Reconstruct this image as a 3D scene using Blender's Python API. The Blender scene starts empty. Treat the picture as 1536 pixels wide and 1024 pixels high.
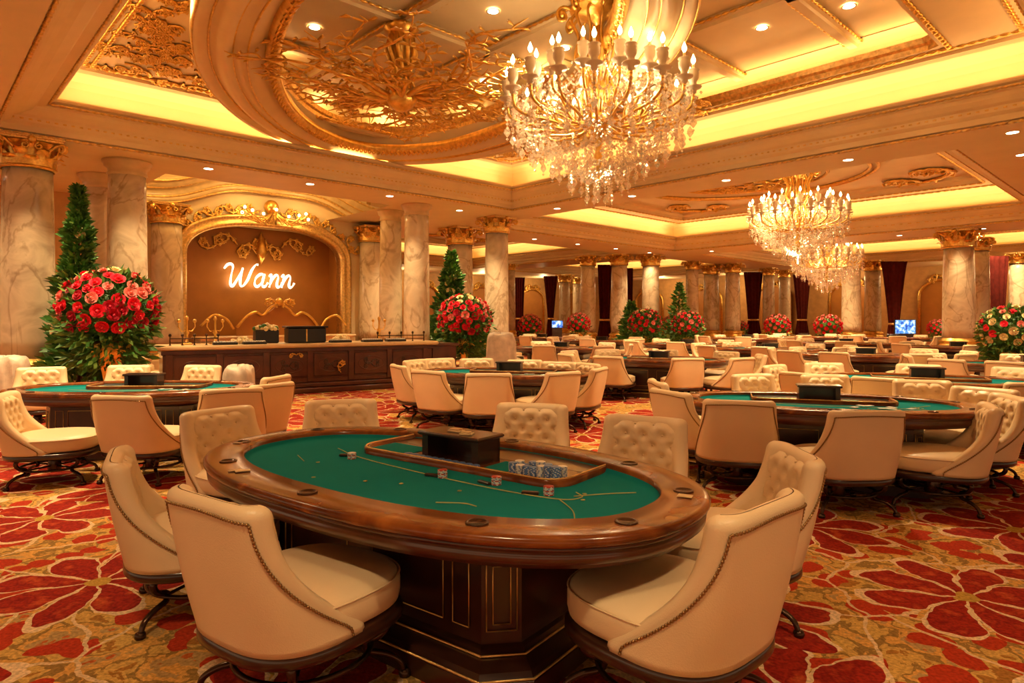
import bpy, math, random
import numpy as np
from mathutils import Vector, Matrix
random.seed(7)
PI = math.pi
sc = bpy.context.scene
COL = sc.collection
F, H, HY, CX = 973.0, 1.65, 477.0, 768.0
CB, SB = math.cos(math.radians(43.3)), math.sin(math.radians(43.3))
ROOM = math.radians(43.3)

def W(u, v, z=0.0):
    return (CB*u - SB*v, SB*u + CB*v, z)
def at(px, d):
    return ((px-CX)/F*d, d)

# ------------------------------------------------------------------ materials
MATS = {}
def nmat(name):
    m = bpy.data.materials.new(name); m.use_nodes = True
    nt = m.node_tree; b = nt.nodes['Principled BSDF']
    MATS[name] = m
    return m, nt, b
def N(nt, t, **kw):
    n = nt.nodes.new(t)
    for k, v in kw.items():
        if k.startswith('i_'):
            key = k[2:]
            n.inputs[int(key) if key.isdigit() else key].default_value = v
        else: setattr(n, k, v)
    return n
def ramp(nt, stops, interp='LINEAR'):
    r = nt.nodes.new('ShaderNodeValToRGB'); cr = r.color_ramp; cr.interpolation = interp
    while len(cr.elements) < len(stops): cr.elements.new(0.5)
    for e, (p, c) in zip(cr.elements, stops):
        e.position = p; e.color = (*c, 1) if len(c) == 3 else c
    return r
def simple(name, col, rough=.5, metal=0, noise=0.12, nscale=6, bump=0, bscale=60, coat=0, spec=.5, sheen=0, emis=None, es=0):
    m, nt, b = nmat(name); L = nt.links
    tc = N(nt, 'ShaderNodeTexCoord')
    nz = N(nt, 'ShaderNodeTexNoise'); nz.inputs['Scale'].default_value = nscale; nz.inputs['Detail'].default_value = 4
    L.new(tc.outputs['Object'], nz.inputs['Vector'])
    r = ramp(nt, [(.25, tuple(c*(1-noise) for c in col)), (.75, tuple(min(1, c*(1+noise)) for c in col))])
    L.new(nz.outputs['Fac'], r.inputs['Fac']); L.new(r.outputs['Color'], b.inputs['Base Color'])
    b.inputs['Roughness'].default_value = rough; b.inputs['Metallic'].default_value = metal
    b.inputs['Coat Weight'].default_value = coat; b.inputs['Coat Roughness'].default_value = .12
    b.inputs['Specular IOR Level'].default_value = spec
    b.inputs['Sheen Weight'].default_value = sheen
    if emis: b.inputs['Emission Color'].default_value = (*emis, 1); b.inputs['Emission Strength'].default_value = es
    if bump:
        n2 = N(nt, 'ShaderNodeTexNoise'); n2.inputs['Scale'].default_value = bscale
        L.new(tc.outputs['Object'], n2.inputs['Vector'])
        bp = N(nt, 'ShaderNodeBump'); bp.inputs['Strength'].default_value = bump; bp.inputs['Distance'].default_value = .01
        L.new(n2.outputs['Fac'], bp.inputs['Height']); L.new(bp.outputs['Normal'], b.inputs['Normal'])
    return m

leather = simple('cream_leather', (.84, .63, .375), .38, noise=.05, nscale=3, bump=.12, bscale=180)
piping = simple('brass_nailhead', (.34, .19, .07), .3, metal=.8)
darkwood = simple('dark_mahogany', (.034, .010, .005), .28, noise=.35, nscale=8, coat=.5)
midwood = simple('red_mahogany', (.075, .018, .008), .28, noise=.35, nscale=5, coat=.5)
metal_dark = simple('bronze_leg', (.07, .035, .02), .25, metal=.7)
felt = simple('green_felt', (.005, .20, .20), .95, noise=.08, nscale=2, bump=.1, bscale=400, spec=.1)
plaster = simple('cream_plaster', (.80, .62, .35), .55, noise=.05, nscale=2)
covepaint = simple('cove_paint', (.92, .78, .46), .7, noise=.03, nscale=1)
gold = simple('gilding', (.86, .50, .13), .32, metal=1, noise=.3, nscale=9, bump=.3, bscale=30)
goldline = simple('gilded_moulding', (.80, .50, .18), .4, metal=.9, noise=.35, nscale=14, bump=.5, bscale=26)
ochre = simple('ochre_stucco', (.55, .30, .10), .6, noise=.15, nscale=3)
panelbrown = simple('bronze_wall', (.42, .17, .030), .45, noise=.1, nscale=2, metal=.2)
drapemat = simple('maroon_velvet', (.075, .009, .006), .9, noise=.3, nscale=5, spec=.1)
stone = simple('cream_stone', (.68, .48, .24), .3, noise=.15, nscale=4)
black = simple('black_plastic', (.012, .009, .008), .3)
leafg = simple('green_leaf', (.06, .19, .03), .5, noise=.6, nscale=5)
leafl = simple('pale_green_leaf', (.16, .28, .05), .5, noise=.5, nscale=5)
rose_red = simple('red_petal', (.78, .010, .035), .6, noise=.3, nscale=9)
rose_dark = simple('crimson_petal', (.5, .006, .03), .6, noise=.3, nscale=9)
rose_pink = simple('coral_petal', (.85, .22, .18), .6, noise=.25, nscale=9)
rose_cream = simple('cream_petal', (.9, .72, .38), .6, noise=.15, nscale=9)
plastic_wrap = simple('pale_cloth', (.62, .50, .38), .5, noise=.2, nscale=6, bump=.6, bscale=12)
chip_blue = simple('blue_chip', (.10, .20, .45), .4)
chip_white = simple('white_chip', (.75, .72, .66), .4)
chip_red = simple('red_chip', (.5, .05, .03), .4)
feltline = simple('gold_felt_line', (.42, .40, .14), .8)
bulb = simple('lamp_glow', (1, .8, .5), .5, emis=(1, .62, .26), es=22)
downlit = simple('downlight_glow', (1, .9, .7), .5, emis=(1, .80, .52), es=14)
neon = simple('sign_glow', (1, .9, .7), .5, emis=(1, .82, .55), es=2.4)
screenm, nt, b = nmat('screen_picture')
ck = N(nt, 'ShaderNodeTexNoise'); ck.inputs['Scale'].default_value = 6
tc = N(nt, 'ShaderNodeTexCoord'); nt.links.new(tc.outputs['Object'], ck.inputs['Vector'])
rr = ramp(nt, [(.35, (.02, .06, .4)), (.5, (.1, .35, .9)), (.62, (.8, .9, 1))], 'LINEAR')
nt.links.new(ck.outputs['Fac'], rr.inputs['Fac']); nt.links.new(rr.outputs['Color'], b.inputs['Emission Color'])
b.inputs['Emission Strength'].default_value = 1.2; b.inputs['Base Color'].default_value = (0.01, .01, .02, 1)

crystal, nt, b = nmat('cut_crystal')
nt.nodes.remove(b); out = nt.nodes['Material Output']
g1 = N(nt, 'ShaderNodeBsdfGlossy'); g1.inputs['Roughness'].default_value = .08; g1.inputs['Color'].default_value = (1, .93, .84, 1)
g2 = N(nt, 'ShaderNodeBsdfTransparent'); g2.inputs['Color'].default_value = (.97, .93, .88, 1)
g3 = N(nt, 'ShaderNodeBsdfTranslucent'); g3.inputs['Color'].default_value = (1, .88, .7, 1)
mx = N(nt, 'ShaderNodeMixShader'); mx.inputs[0].default_value = .36
mx2 = N(nt, 'ShaderNodeMixShader'); mx2.inputs[0].default_value = .25
nt.links.new(g2.outputs[0], mx.inputs[1]); nt.links.new(g1.outputs[0], mx.inputs[2])
nt.links.new(mx.outputs[0], mx2.inputs[1]); nt.links.new(g3.outputs[0], mx2.inputs[2])
nt.links.new(mx2.outputs[0], out.inputs[0])

frosted = simple('frosted_glass', (.80, .66, .48), .35, noise=.02)
# figured wood of the table rail
railwood, nt, b = nmat('figured_walnut'); L = nt.links
tc = N(nt, 'ShaderNodeTexCoord'); nz = N(nt, 'ShaderNodeTexNoise'); nz.inputs['Scale'].default_value = 3; nz.inputs['Detail'].default_value = 8; nz.inputs['Distortion'].default_value = 1.2
L.new(tc.outputs['Object'], nz.inputs['Vector'])
r = ramp(nt, [(.3, (.07, .014, .004)), (.5, (.17, .040, .007)), (.7, (.34, .10, .016))]); L.new(nz.outputs['Fac'], r.inputs['Fac']); L.new(r.outputs['Color'], b.inputs['Base Color'])
b.inputs['Roughness'].default_value = .24; b.inputs['Coat Weight'].default_value = .3; b.inputs['Coat Roughness'].default_value = .1; b.inputs['Specular IOR Level'].default_value = .35

# veined marble
marble, nt, b = nmat('veined_marble'); L = nt.links
tc = N(nt, 'ShaderNodeTexCoord'); oi = N(nt, 'ShaderNodeObjectInfo')
mp = N(nt, 'ShaderNodeVectorMath', operation='ADD'); L.new(tc.outputs['Object'], mp.inputs[0])
ml = N(nt, 'ShaderNodeMath', operation='MULTIPLY'); ml.inputs[1].default_value = 37; L.new(oi.outputs['Random'], ml.inputs[0]); L.new(ml.outputs[0], mp.inputs[1])
nz = N(nt, 'ShaderNodeTexNoise'); nz.inputs['Scale'].default_value = 1.1; nz.inputs['Detail'].default_value = 8; nz.inputs['Distortion'].default_value = 1.5
L.new(mp.outputs[0], nz.inputs['Vector'])
r1 = ramp(nt, [(.3, (.46, .35, .23)), (.5, (.70, .57, .38)), (.7, (.56, .43, .28))]); L.new(nz.outputs['Fac'], r1.inputs['Fac'])
sc1 = N(nt, 'ShaderNodeVectorMath', operation='MULTIPLY'); sc1.inputs[1].default_value = (1, 1, .55); L.new(mp.outputs[0], sc1.inputs[0])
n2 = N(nt, 'ShaderNodeTexNoise'); n2.inputs['Scale'].default_value = .95; n2.inputs['Detail'].default_value = 7; n2.inputs['Distortion'].default_value = .9
L.new(sc1.outputs[0], n2.inputs['Vector'])
r2 = ramp(nt, [(.47, (1, 1, 1)), (.497, (.50, .40, .33)), (.503, (.55, .45, .38)), (.52, (1, 1, 1))]); L.new(n2.outputs['Fac'], r2.inputs['Fac'])
mm = N(nt, 'ShaderNodeMix', data_type='RGBA', blend_type='MULTIPLY'); mm.inputs[0].default_value = .6
L.new(r1.outputs['Color'], mm.inputs[6]); L.new(r2.outputs['Color'], mm.inputs[7]); L.new(mm.outputs[2], b.inputs['Base Color'])
b.inputs['Roughness'].default_value = .25

# carpet: big outlined flowers over an ochre leaf ground
carpet, nt, b = nmat('floral_carpet'); L = nt.links
def M(op, a, c=None, cl=False):
    n = N(nt, 'ShaderNodeMath', operation=op); n.use_clamp = cl
    for i, x in enumerate((a, c)):
        if x is None: continue
        if isinstance(x, (int, float)): n.inputs[i].default_value = x
        else: L.new(x, n.inputs[i])
    return n.outputs[0]
def MIX(f, a, c):
    n = N(nt, 'ShaderNodeMix', data_type='RGBA')
    for i, x in ((0, f), (6, a), (7, c)):
        if isinstance(x, tuple): n.inputs[i].default_value = (*x, 1)
        elif isinstance(x, (int, float)): n.inputs[i].default_value = x
        else: L.new(x, n.inputs[i])
    return n.outputs[2]
tc = N(nt, 'ShaderNodeTexCoord')
dn = N(nt, 'ShaderNodeTexNoise'); dn.inputs['Scale'].default_value = 2.6; dn.inputs['Detail'].default_value = 3
L.new(tc.outputs['Object'], dn.inputs['Vector'])
ds = N(nt, 'ShaderNodeVectorMath', operation='SUBTRACT'); ds.inputs[1].default_value = (.5, .5, .5); L.new(dn.outputs['Color'], ds.inputs[0])
dm = N(nt, 'ShaderNodeVectorMath', operation='SCALE'); dm.inputs['Scale'].default_value = .26; L.new(ds.outputs[0], dm.inputs[0])
wv = N(nt, 'ShaderNodeVectorMath', operation='ADD'); L.new(tc.outputs['Object'], wv.inputs[0]); L.new(dm.outputs[0], wv.inputs[1])
def flower(scale, off, npet, R, seedname):
    a = N(nt, 'ShaderNodeVectorMath', operation='ADD'); a.inputs[1].default_value = off; L.new(wv.outputs[0], a.inputs[0])
    vo = N(nt, 'ShaderNodeTexVoronoi', voronoi_dimensions='2D'); vo.inputs['Scale'].default_value = scale; vo.inputs['Randomness'].default_value = .55
    L.new(a.outputs[0], vo.inputs['Vector'])
    sv = N(nt, 'ShaderNodeVectorMath', operation='SUBTRACT'); L.new(a.outputs[0], sv.inputs[0]); L.new(vo.outputs['Position'], sv.inputs[1])
    sp = N(nt, 'ShaderNodeSeparateXYZ'); L.new(sv.outputs[0], sp.inputs[0])
    rr = M('SQRT', M('ADD', M('MULTIPLY', sp.outputs[0], sp.outputs[0]), M('MULTIPLY', sp.outputs[1], sp.outputs[1])))
    th = M('ARCTAN2', sp.outputs[1], sp.outputs[0])
    sc_ = N(nt, 'ShaderNodeSeparateColor'); L.new(vo.outputs['Color'], sc_.inputs[0])
    th = M('ADD', th, M('MULTIPLY', sc_.outputs[0], 6.0))
    pet = M('ABSOLUTE', M('COSINE', M('MULTIPLY', th, npet/2)))
    rad = M('MULTIPLY', M('ADD', M('MULTIPLY', M('POWER', pet, .55), .62), .38), R)
    return rr, rad, pet, sc_.outputs[1]
rr1, rad1, pet1, rnd1 = flower(.80, (0.35, .1, 0), 8, .64, 'a')
q = M('DIVIDE', rr1, rad1)
side = M('MULTIPLY', M('POWER', pet1, .8), rr1)                      # distance from a petal's cut
inpet = M('MULTIPLY', M('LESS_THAN', q, .915), M('GREATER_THAN', side, M('ADD', M('MULTIPLY', rr1, .26), .014)))
inside = M('LESS_THAN', q, 1.0)
# ground
gn = N(nt, 'ShaderNodeTexNoise'); gn.inputs['Scale'].default_value = 4.6; gn.inputs['Detail'].default_value = 5; L.new(wv.outputs[0], gn.inputs['Vector'])
gr = ramp(nt, [(.0, (.42, .18, .035)), (.38, (.68, .40, .10)), (.47, (.34, .19, .05)), (.52, (.74, .38, .09)), (.59, (.50, .31, .11)), (.66, (.60, .13, .03))], 'CONSTANT'); L.new(gn.outputs['Fac'], gr.inputs['Fac'])
# red leaf blotches
rn = N(nt, 'ShaderNodeTexVoronoi', voronoi_dimensions='2D'); rn.inputs['Scale'].default_value = 4.4; rn.inputs['Randomness'].default_value = 1; L.new(wv.outputs[0], rn.inputs['Vector'])
rs = N(nt, 'ShaderNodeSeparateColor'); L.new(rn.outputs['Color'], rs.inputs[0])
leafm = M('MULTIPLY', M('LESS_THAN', rn.outputs['Distance'], .40), M('GREATER_THAN', rs.outputs[0], .42))
ground = MIX(leafm, gr.outputs['Color'], (.50, .042, .012))
# cream vines
vn = N(nt, 'ShaderNodeTexVoronoi', voronoi_dimensions='2D', feature='DISTANCE_TO_EDGE'); vn.inputs['Scale'].default_value = 1.5
vo_off = N(nt, 'ShaderNodeVectorMath', operation='ADD'); vo_off.inputs[1].default_value = (3.3, 1.7, 0)
L.new(wv.outputs[0], vo_off.inputs[0]); L.new(vo_off.outputs[0], vn.inputs['Vector'])
vine = M('LESS_THAN', vn.outputs['Distance'], .017)
ground = MIX(vine, ground, (.80, .56, .30))
pn = N(nt, 'ShaderNodeTexNoise'); pn.inputs['Scale'].default_value = 7; pn.inputs['Detail'].default_value = 7; L.new(tc.outputs['Object'], pn.inputs['Vector'])
pr = ramp(nt, [(.3, (.24, .010, .007)), (.45, (.40, .026, .010)), (.52, (.28, .014, .008)), (.6, (.46, .045, .014)), (.75, (.66, .13, .03))]); L.new(pn.outputs['Fac'], pr.inputs['Fac'])
flw = MIX(inpet, (.84, .60, .34), pr.outputs['Color'])
core = M('LESS_THAN', rr1, .075)
flw = MIX(core, flw, (.55, .33, .06))
allc = MIX(inside, ground, flw)
fn = N(nt, 'ShaderNodeTexNoise'); fn.inputs['Scale'].default_value = 55; fn.inputs['Detail'].default_value = 2; L.new(tc.outputs['Object'], fn.inputs['Vector'])
fr = ramp(nt, [(.3, (.62, .62, .62)), (.7, (1.15, 1.15, 1.15))]); L.new(fn.outputs['Fac'], fr.inputs['Fac'])
mm = N(nt, 'ShaderNodeMix', data_type='RGBA', blend_type='MULTIPLY'); mm.inputs[0].default_value = 1
L.new(allc, mm.inputs[6]); L.new(fr.outputs['Color'], mm.inputs[7]); L.new(mm.outputs[2], b.inputs['Base Color'])
bp = N(nt, 'ShaderNodeBump'); bp.inputs['Strength'].default_value = .4; bp.inputs['Distance'].default_value = .01
L.new(fn.outputs['Fac'], bp.inputs['Height']); L.new(bp.outputs['Normal'], b.inputs['Normal'])
b.inputs['Roughness'].default_value = .95; b.inputs['Specular IOR Level'].default_value = .15

# ------------------------------------------------------------------ mesh helpers
class MB:
    def __init__(s): s.v = []; s.f = []; s.mi = []; s.cur = 0; s.flat = set()
    def add(s, vs, fs):
        o = len(s.v); s.v += [tuple(p) for p in vs]
        s.f += [tuple(i+o for i in f) for f in fs]; s.mi += [s.cur]*len(fs)
        return o
    def box(s, x0, x1, y0, y1, z0, z1, tf=None, bev=0):
        n0 = len(s.f)
        if bev:
            # chamfered box: two inset loops
            vs = []; fs = []
            for z, e in ((z0, bev), (z0+bev, 0), (z1-bev, 0), (z1, bev)):
                vs += [(x0+e, y0+e, z), (x1-e, y0+e, z), (x1-e, y1-e, z), (x0+e, y1-e, z)]
            for k in range(3):
                for i in range(4):
                    j = (i+1) % 4; fs.append((4*k+i, 4*k+j, 4*k+4+j, 4*k+4+i))
            fs += [(3, 2, 1, 0), (12, 13, 14, 15)]
        else:
            vs = [(x0,y0,z0),(x1,y0,z0),(x1,y1,z0),(x0,y1,z0),(x0,y0,z1),(x1,y0,z1),(x1,y1,z1),(x0,y1,z1)]
            fs = [(3,2,1,0),(4,5,6,7),(0,1,5,4),(1,2,6,5),(2,3,7,6),(3,0,4,7)]
        if tf: vs = [tf(p) for p in vs]
        s.add(vs, fs)
        s.flat |= set(range(n0, len(s.f)))
    def loft(s, rings, closed=True, cap0=False, cap1=False, flat=False):
        n = len(rings[0]); vs = [p for r in rings for p in r]; fs = []
        m = n if closed else n-1
        for k in range(len(rings)-1):
            for i in range(m):
                j = (i+1) % n
                fs.append((k*n+i, k*n+j, (k+1)*n+j, (k+1)*n+i))
        if cap0: fs.append(tuple(reversed(range(n))))
        if cap1: fs.append(tuple(range((len(rings)-1)*n, len(rings)*n)))
        n0 = len(s.f); s.add(vs, fs)
        if flat: s.flat |= set(range(n0, len(s.f)))
        elif cap0 or cap1:
            if cap1: s.flat.add(len(s.f)-1)
            if cap0: s.flat.add(len(s.f)-(2 if cap1 else 1))
    def lathe(s, prof, n=24, c=(0,0,0), cap=True, flat=False):
        rings = [[(c[0]+r*math.cos(2*PI*i/n), c[1]+r*math.sin(2*PI*i/n), c[2]+z) for i in range(n)] for r, z in prof]
        s.loft(rings, True, cap, cap, flat)
    def tube(s, pts, rad, n=8, caps=True):
        pts = [Vector(p) for p in pts]; m = len(pts)
        if not hasattr(rad, '__len__'): rad = [rad]*m
        t = [(pts[min(i+1, m-1)]-pts[max(i-1, 0)]).normalized() for i in range(m)]
        up = Vector((0, 0, 1)) if abs(t[0].z) < .9 else Vector((1, 0, 0))
        x = t[0].cross(up).normalized(); rings = []
        for i in range(m):
            x = x - t[i]*x.dot(t[i])
            if x.length < 1e-6: x = t[i].orthogonal()
            x.normalize()
            y = t[i].cross(x)
            rings.append([tuple(pts[i] + (x*math.cos(2*PI*k/n) + y*math.sin(2*PI*k/n))*rad[i]) for k in range(n)])
        s.loft(rings, True, caps, caps)
    def ball(s, c, r, n=8, m=5, sz=1):
        self_r = [(max(1e-4, r*math.sin(PI*k/m)), -r*sz*math.cos(PI*k/m)) for k in range(m+1)]
        s.lathe(self_r, n, c, cap=False)
    def build(s, name, mats, parent=None, tf=None):
        me = bpy.data.meshes.new(name)
        v = s.v if tf is None else [tf(p) for p in s.v]
        me.from_pydata(v, [], s.f)
        for m in (mats if isinstance(mats, (list, tuple)) else [mats]): me.materials.append(m)
        sm = np.ones(len(s.f), dtype=bool)
        if s.flat: sm[list(s.flat)] = False
        me.polygons.foreach_set('use_smooth', sm)
        if any(s.mi): me.polygons.foreach_set('material_index', np.array(s.mi, dtype=np.int32))
        me.update()
        o = bpy.data.objects.new(name, me); COL.objects.link(o)
        if parent is not None: o.parent = parent
        return o
def tag(o, label, cat, group=None, kind=None):
    o['label'] = label; o['category'] = cat
    if group: o['group'] = group
    if kind: o['kind'] = kind
    return o
def empty(name, loc=(0,0,0), rz=0, sc_=1):
    o = bpy.data.objects.new(name, None); COL.objects.link(o)
    o.location = loc; o.rotation_euler = (0, 0, rz); o.scale = (sc_,)*3; o.empty_display_size = .1
    return o
def kids(o): return [c for c in bpy.data.objects if c.parent == o]
TREE = {}
def tree_of(o):
    if o.name not in TREE: TREE[o.name] = [(c, tree_of(c)) for c in kids(o)]
    return TREE[o.name]
def copy_tree(o, parent=None):
    tr = tree_of(o)
    def rec(src, sub, par):
        c = src.copy(); COL.objects.link(c)
        if par is not None: c.parent = par
        for s_, ss in sub: rec(s_, ss, c)
        return c
    return rec(o, tr, parent)
def catmull(pts, n=8, closed=False):
    P = [Vector(p) for p in pts]; m = len(P); out = []
    rng = range(m if closed else m-1)
    for i in rng:
        p0 = P[(i-1) % m] if closed or i > 0 else P[0]*2-P[1]
        p1 = P[i]; p2 = P[(i+1) % m]
        p3 = P[(i+2) % m] if closed or i < m-2 else P[m-1]*2-P[m-2]
        for k in range(n):
            t = k/n
            out.append(.5*((2*p1)+(p2-p0)*t+(2*p0-5*p1+4*p2-p3)*t*t+(3*p1-p0-3*p2+p3)*t**3))
    if not closed: out.append(P[-1])
    return out
def lerp(a, b_, t): return a+(b_-a)*t
def sell(a, b_, n, k, N_):
    t = 2*PI*k/N_; c, s = math.cos(t), math.sin(t)
    return (a*math.copysign(abs(c)**(2/n), c), b_*math.copysign(abs(s)**(2/n), s))
def sell_ring(a, b_, n, N_=96, z=0, off=(0, 0)):
    return [(x+off[0], y+off[1], z) for x, y in (sell(a, b_, n, k, N_) for k in range(N_))]
TRIMN = [0]
def struct(mb, name, mats, tf=None):
    if name == 'trim':
        TRIMN[0] += 1; name = 'trim_%d' % TRIMN[0]
    o = mb.build(name, mats, None, tf); o['kind'] = 'structure'
    return o
WT = lambda p: W(*p)

# ------------------------------------------------------------------ camera
cam = bpy.data.cameras.new('camera'); co = bpy.data.objects.new('camera', cam); COL.objects.link(co)
co.location = (0, 0, H); co.rotation_euler = (PI/2, 0, 0)
cam.sensor_width = 36; cam.lens = F/1536*36; cam.shift_y = -(512-HY)/1536; cam.clip_end = 300
sc.camera = co

# ------------------------------------------------------------------ room shell
SOF = 5.25
fl = MB(); fl.add([W(-14, -22), W(56, -22), W(56, 46), W(-14, 46)], [(0, 1, 2, 3)]); struct(fl, 'floor', carpet)

TR = [  # u0,u1,v0,v1
    (2.2, 14.6, 1.7, 15.5), (16.8, 30, 4.5, 19.1), (33.4, 47, 4.9, 19.1),
    (16.8, 30, 22.6, 36), (33.4, 47, 22.6, 36), (16.8, 30, -11, 1.5), (33.4, 47, -11, 1.5)]
holes = [(a-.38*(2.5 if a == 2.2 else 1), b_+.38, c-.38*(2.5 if (a, c) == (16.8, 4.5) else 1), d+.38) for a, b_, c, d in TR]
holes.append((4.8, 11.4, 17.7, 23)); 
us = sorted({-14, 56, *[x for h in holes for x in h[:2]]}); vs_ = sorted({-22, 46, *[x for h in holes for x in h[2:]]})
cl = MB()
for i in range(len(us)-1):
    for j in range(len(vs_)-1):
        cu, cv = (us[i]+us[i+1])/2, (vs_[j]+vs_[j+1])/2
        if any(h[0] < cu < h[1] and h[2] < cv < h[3] for h in holes): continue
        cl.add([W(us[i], vs_[j], SOF), W(us[i], vs_[j+1], SOF), W(us[i+1], vs_[j+1], SOF), W(us[i+1], vs_[j], SOF)], [(0, 1, 2, 3)])
struct(cl, 'ceiling', plaster)

def rect_ring(r, e, z, kl=1, kv=1):
    u0, u1, v0, v1 = r
    return [W(u0-e*kl, v0-e*kv, z), W(u1+e, v0-e*kv, z), W(u1+e, v1+e, z), W(u0-e*kl, v1+e, z)]
CORN = [(.38, 5.25), (.38, 5.31), (.33, 5.33), (.33, 5.44), (.29, 5.47), (.26, 5.50), (.26, 5.60), (.20, 5.64), (.13, 5.73), (.11, 5.80), (.05, 5.82), (.05, 5.90), (0, 5.93), (-.02, 5.97), (0, 6.0), (.06, 6.0)]
COVE = [(.06, 6.0), (.5, 6.02), (.55, 6.1), (.55, 6.42), (.50, 6.55), (.38, 6.63), (.22, 6.66)]
def rope_line(mb, p0, p1, r, step=.16):
    """a run of little gilded leaves"""
    p0, p1 = Vector(p0), Vector(p1); n = max(1, int((p1-p0).length/step)); d = (p1-p0)/n
    for i in range(n):
        c = p0+d*(i+.5)
        pts = [c-d*.55, c-d*.15, c+d*.25, c+d*.5]
        mb.tube(pts, [r*.25, r, r*.8, r*.2], 5, caps=False)
for ti, r in enumerate(TR):
    m = MB(); kl = 2.5 if ti == 0 else 1; kv = 2.5 if ti == 1 else 1; m.loft([rect_ring(r, e, z, kl, kv) for e, z in CORN], flat=True); struct(m, 'trim', plaster)
    m = MB(); m.loft([rect_ring(r, e, z) for e, z in COVE], flat=True); struct(m, 'trim', covepaint)
    g = MB()
    for e, z, rr_ in ((.36, 5.28, .035), (.28, 5.555, .03), (.03, 5.86, .03)):
        c = rect_ring(r, e, z, kl, kv)
        for k in range(4):
            if ti < 2: rope_line(g, c[k], c[(k+1) % 4], rr_, .14 if ti == 0 else .3)
            else: g.tube([c[k], c[(k+1) % 4]], rr_*.8, 5)
    struct(g, 'trim', goldline)
# mid-level frame and upper ceilings
OV = (7.38, 10.23, 2.8, 5.6)      # oval: centre u, v, semi-axes of the inner opening
OR = -.388; OC, OS = math.cos(OR), math.sin(OR)
def OVP(e, t):
    a, b_ = (OV[2]+e)*math.cos(t), (OV[3]+e*.7)*math.sin(t); return OV[0]+a*OC-b_*OS, OV[1]+a*OS+b_*OC
def OVL(u, v): return (u-OV[0])*OC+(v-OV[1])*OS, -(u-OV[0])*OS+(v-OV[1])*OC
IR = (8.0, 14.0, 3.3, 9.4)      # inner rectangular opening
def union_outline(e, n=180):
    c0 = (9.6, 7.9); out = []
    for k in range(n):
        t = 2*PI*(k+.5)/n; du, dv = math.cos(t), math.sin(t); best = 0
        bu, bv = OVL(*c0); eu, ev = du*OC+dv*OS, -du*OS+dv*OC
        A = (eu/(OV[2]+e))**2+(ev/(OV[3]+e*.7))**2
        B = 2*(bu*eu/(OV[2]+e)**2+bv*ev/(OV[3]+e*.7)**2); C_ = (bu/(OV[2]+e))**2+(bv/(OV[3]+e*.7))**2-1
        D = B*B-4*A*C_
        if D > 0: best = max(best, (-B+math.sqrt(D))/2/A)
        tt = []
        if du > 1e-6: tt.append((IR[1]+e-c0[0])/du)
        if du < -1e-6: tt.append((IR[0]-e-c0[0])/du)
        if dv > 1e-6: tt.append((IR[3]+e-c0[1])/dv)
        if dv < -1e-6: tt.append((IR[2]-e-c0[1])/dv)
        best = max(best, min(tt))
        out.append((c0[0]+best*du, c0[1]+best*dv, t))
    return out
def tray_frame_ring(r, e, z, outline):
    """the tray rectangle sampled along the same rays as the outline"""
    u0, u1, v0, v1 = r[0]-e, r[1]+e, r[2]-e, r[3]+e; c0 = (9.6, 7.9); out = []
    for _, _, t in outline:
        du, dv = math.cos(t), math.sin(t); tt = []
        if du > 1e-6: tt.append((u1-c0[0])/du)
        if du < -1e-6: tt.append((u0-c0[0])/du)
        if dv > 1e-6: tt.append((v1-c0[1])/dv)
        if dv < -1e-6: tt.append((v0-c0[1])/dv)
        s = min(tt); out.append(W(c0[0]+s*du, c0[1]+s*dv, z))
    return out
ol = union_outline(0)
def uo(e, z): return [W(a, b_, z) for a, b_, _ in union_outline(e)]
m = MB(); m.loft([tray_frame_ring(TR[0], .6, 6.66, ol), uo(.0, 6.66)], flat=True); struct(m, 'ceiling_frame', plaster)
m = MB(); m.loft([uo(0, 6.66), uo(0, 6.76), uo(-.05, 6.80), uo(-.08, 6.90), uo(.0, 6.94)], flat=True); struct(m, 'trim', goldline)
m = MB(); m.loft([uo(.0, 6.94), uo(.45, 6.96), uo(.5, 7.05), uo(.5, 7.2), uo(.4, 7.3), uo(.2, 7.34)], flat=True); struct(m, 'trim', covepaint)
m = MB(); m.add([W(1, 0, 7.36), W(1, 17, 7.36), W(16, 17, 7.36), W(16, 0, 7.36)], [(0, 1, 2, 3)]); struct(m, 'ceiling_upper', plaster)
# mouldings on the mid frame, following the tray
m = MB(); g = MB()
for e0 in (-.12,):
    pr_ = [(e0+.10, 6.66), (e0+.10, 6.60), (e0+.02, 6.57), (e0-.06, 6.60), (e0-.10, 6.60), (e0-.12, 6.66)]
    m.loft([rect_ring(TR[0], e, z) for e, z in pr_], flat=True)
struct(m, 'trim', plaster)
c = rect_ring(TR[0], -.42, 6.655)
for k in range(4): rope_line(g, c[k], c[(k+1) % 4], .05, .16)
c = [W(IR[1]+.12, IR[2]-.12, 6.65), W(IR[1]+.12, 10, 6.65)]; rope_line(g, c[0], c[1], .06, .18)
c = [W(IR[1]+.12, IR[2]-.12, 6.65), W(8, IR[2]-.12, 6.65)]; rope_line(g, c[0], c[1], .06, .18)
struct(g, 'trim', gold)
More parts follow.
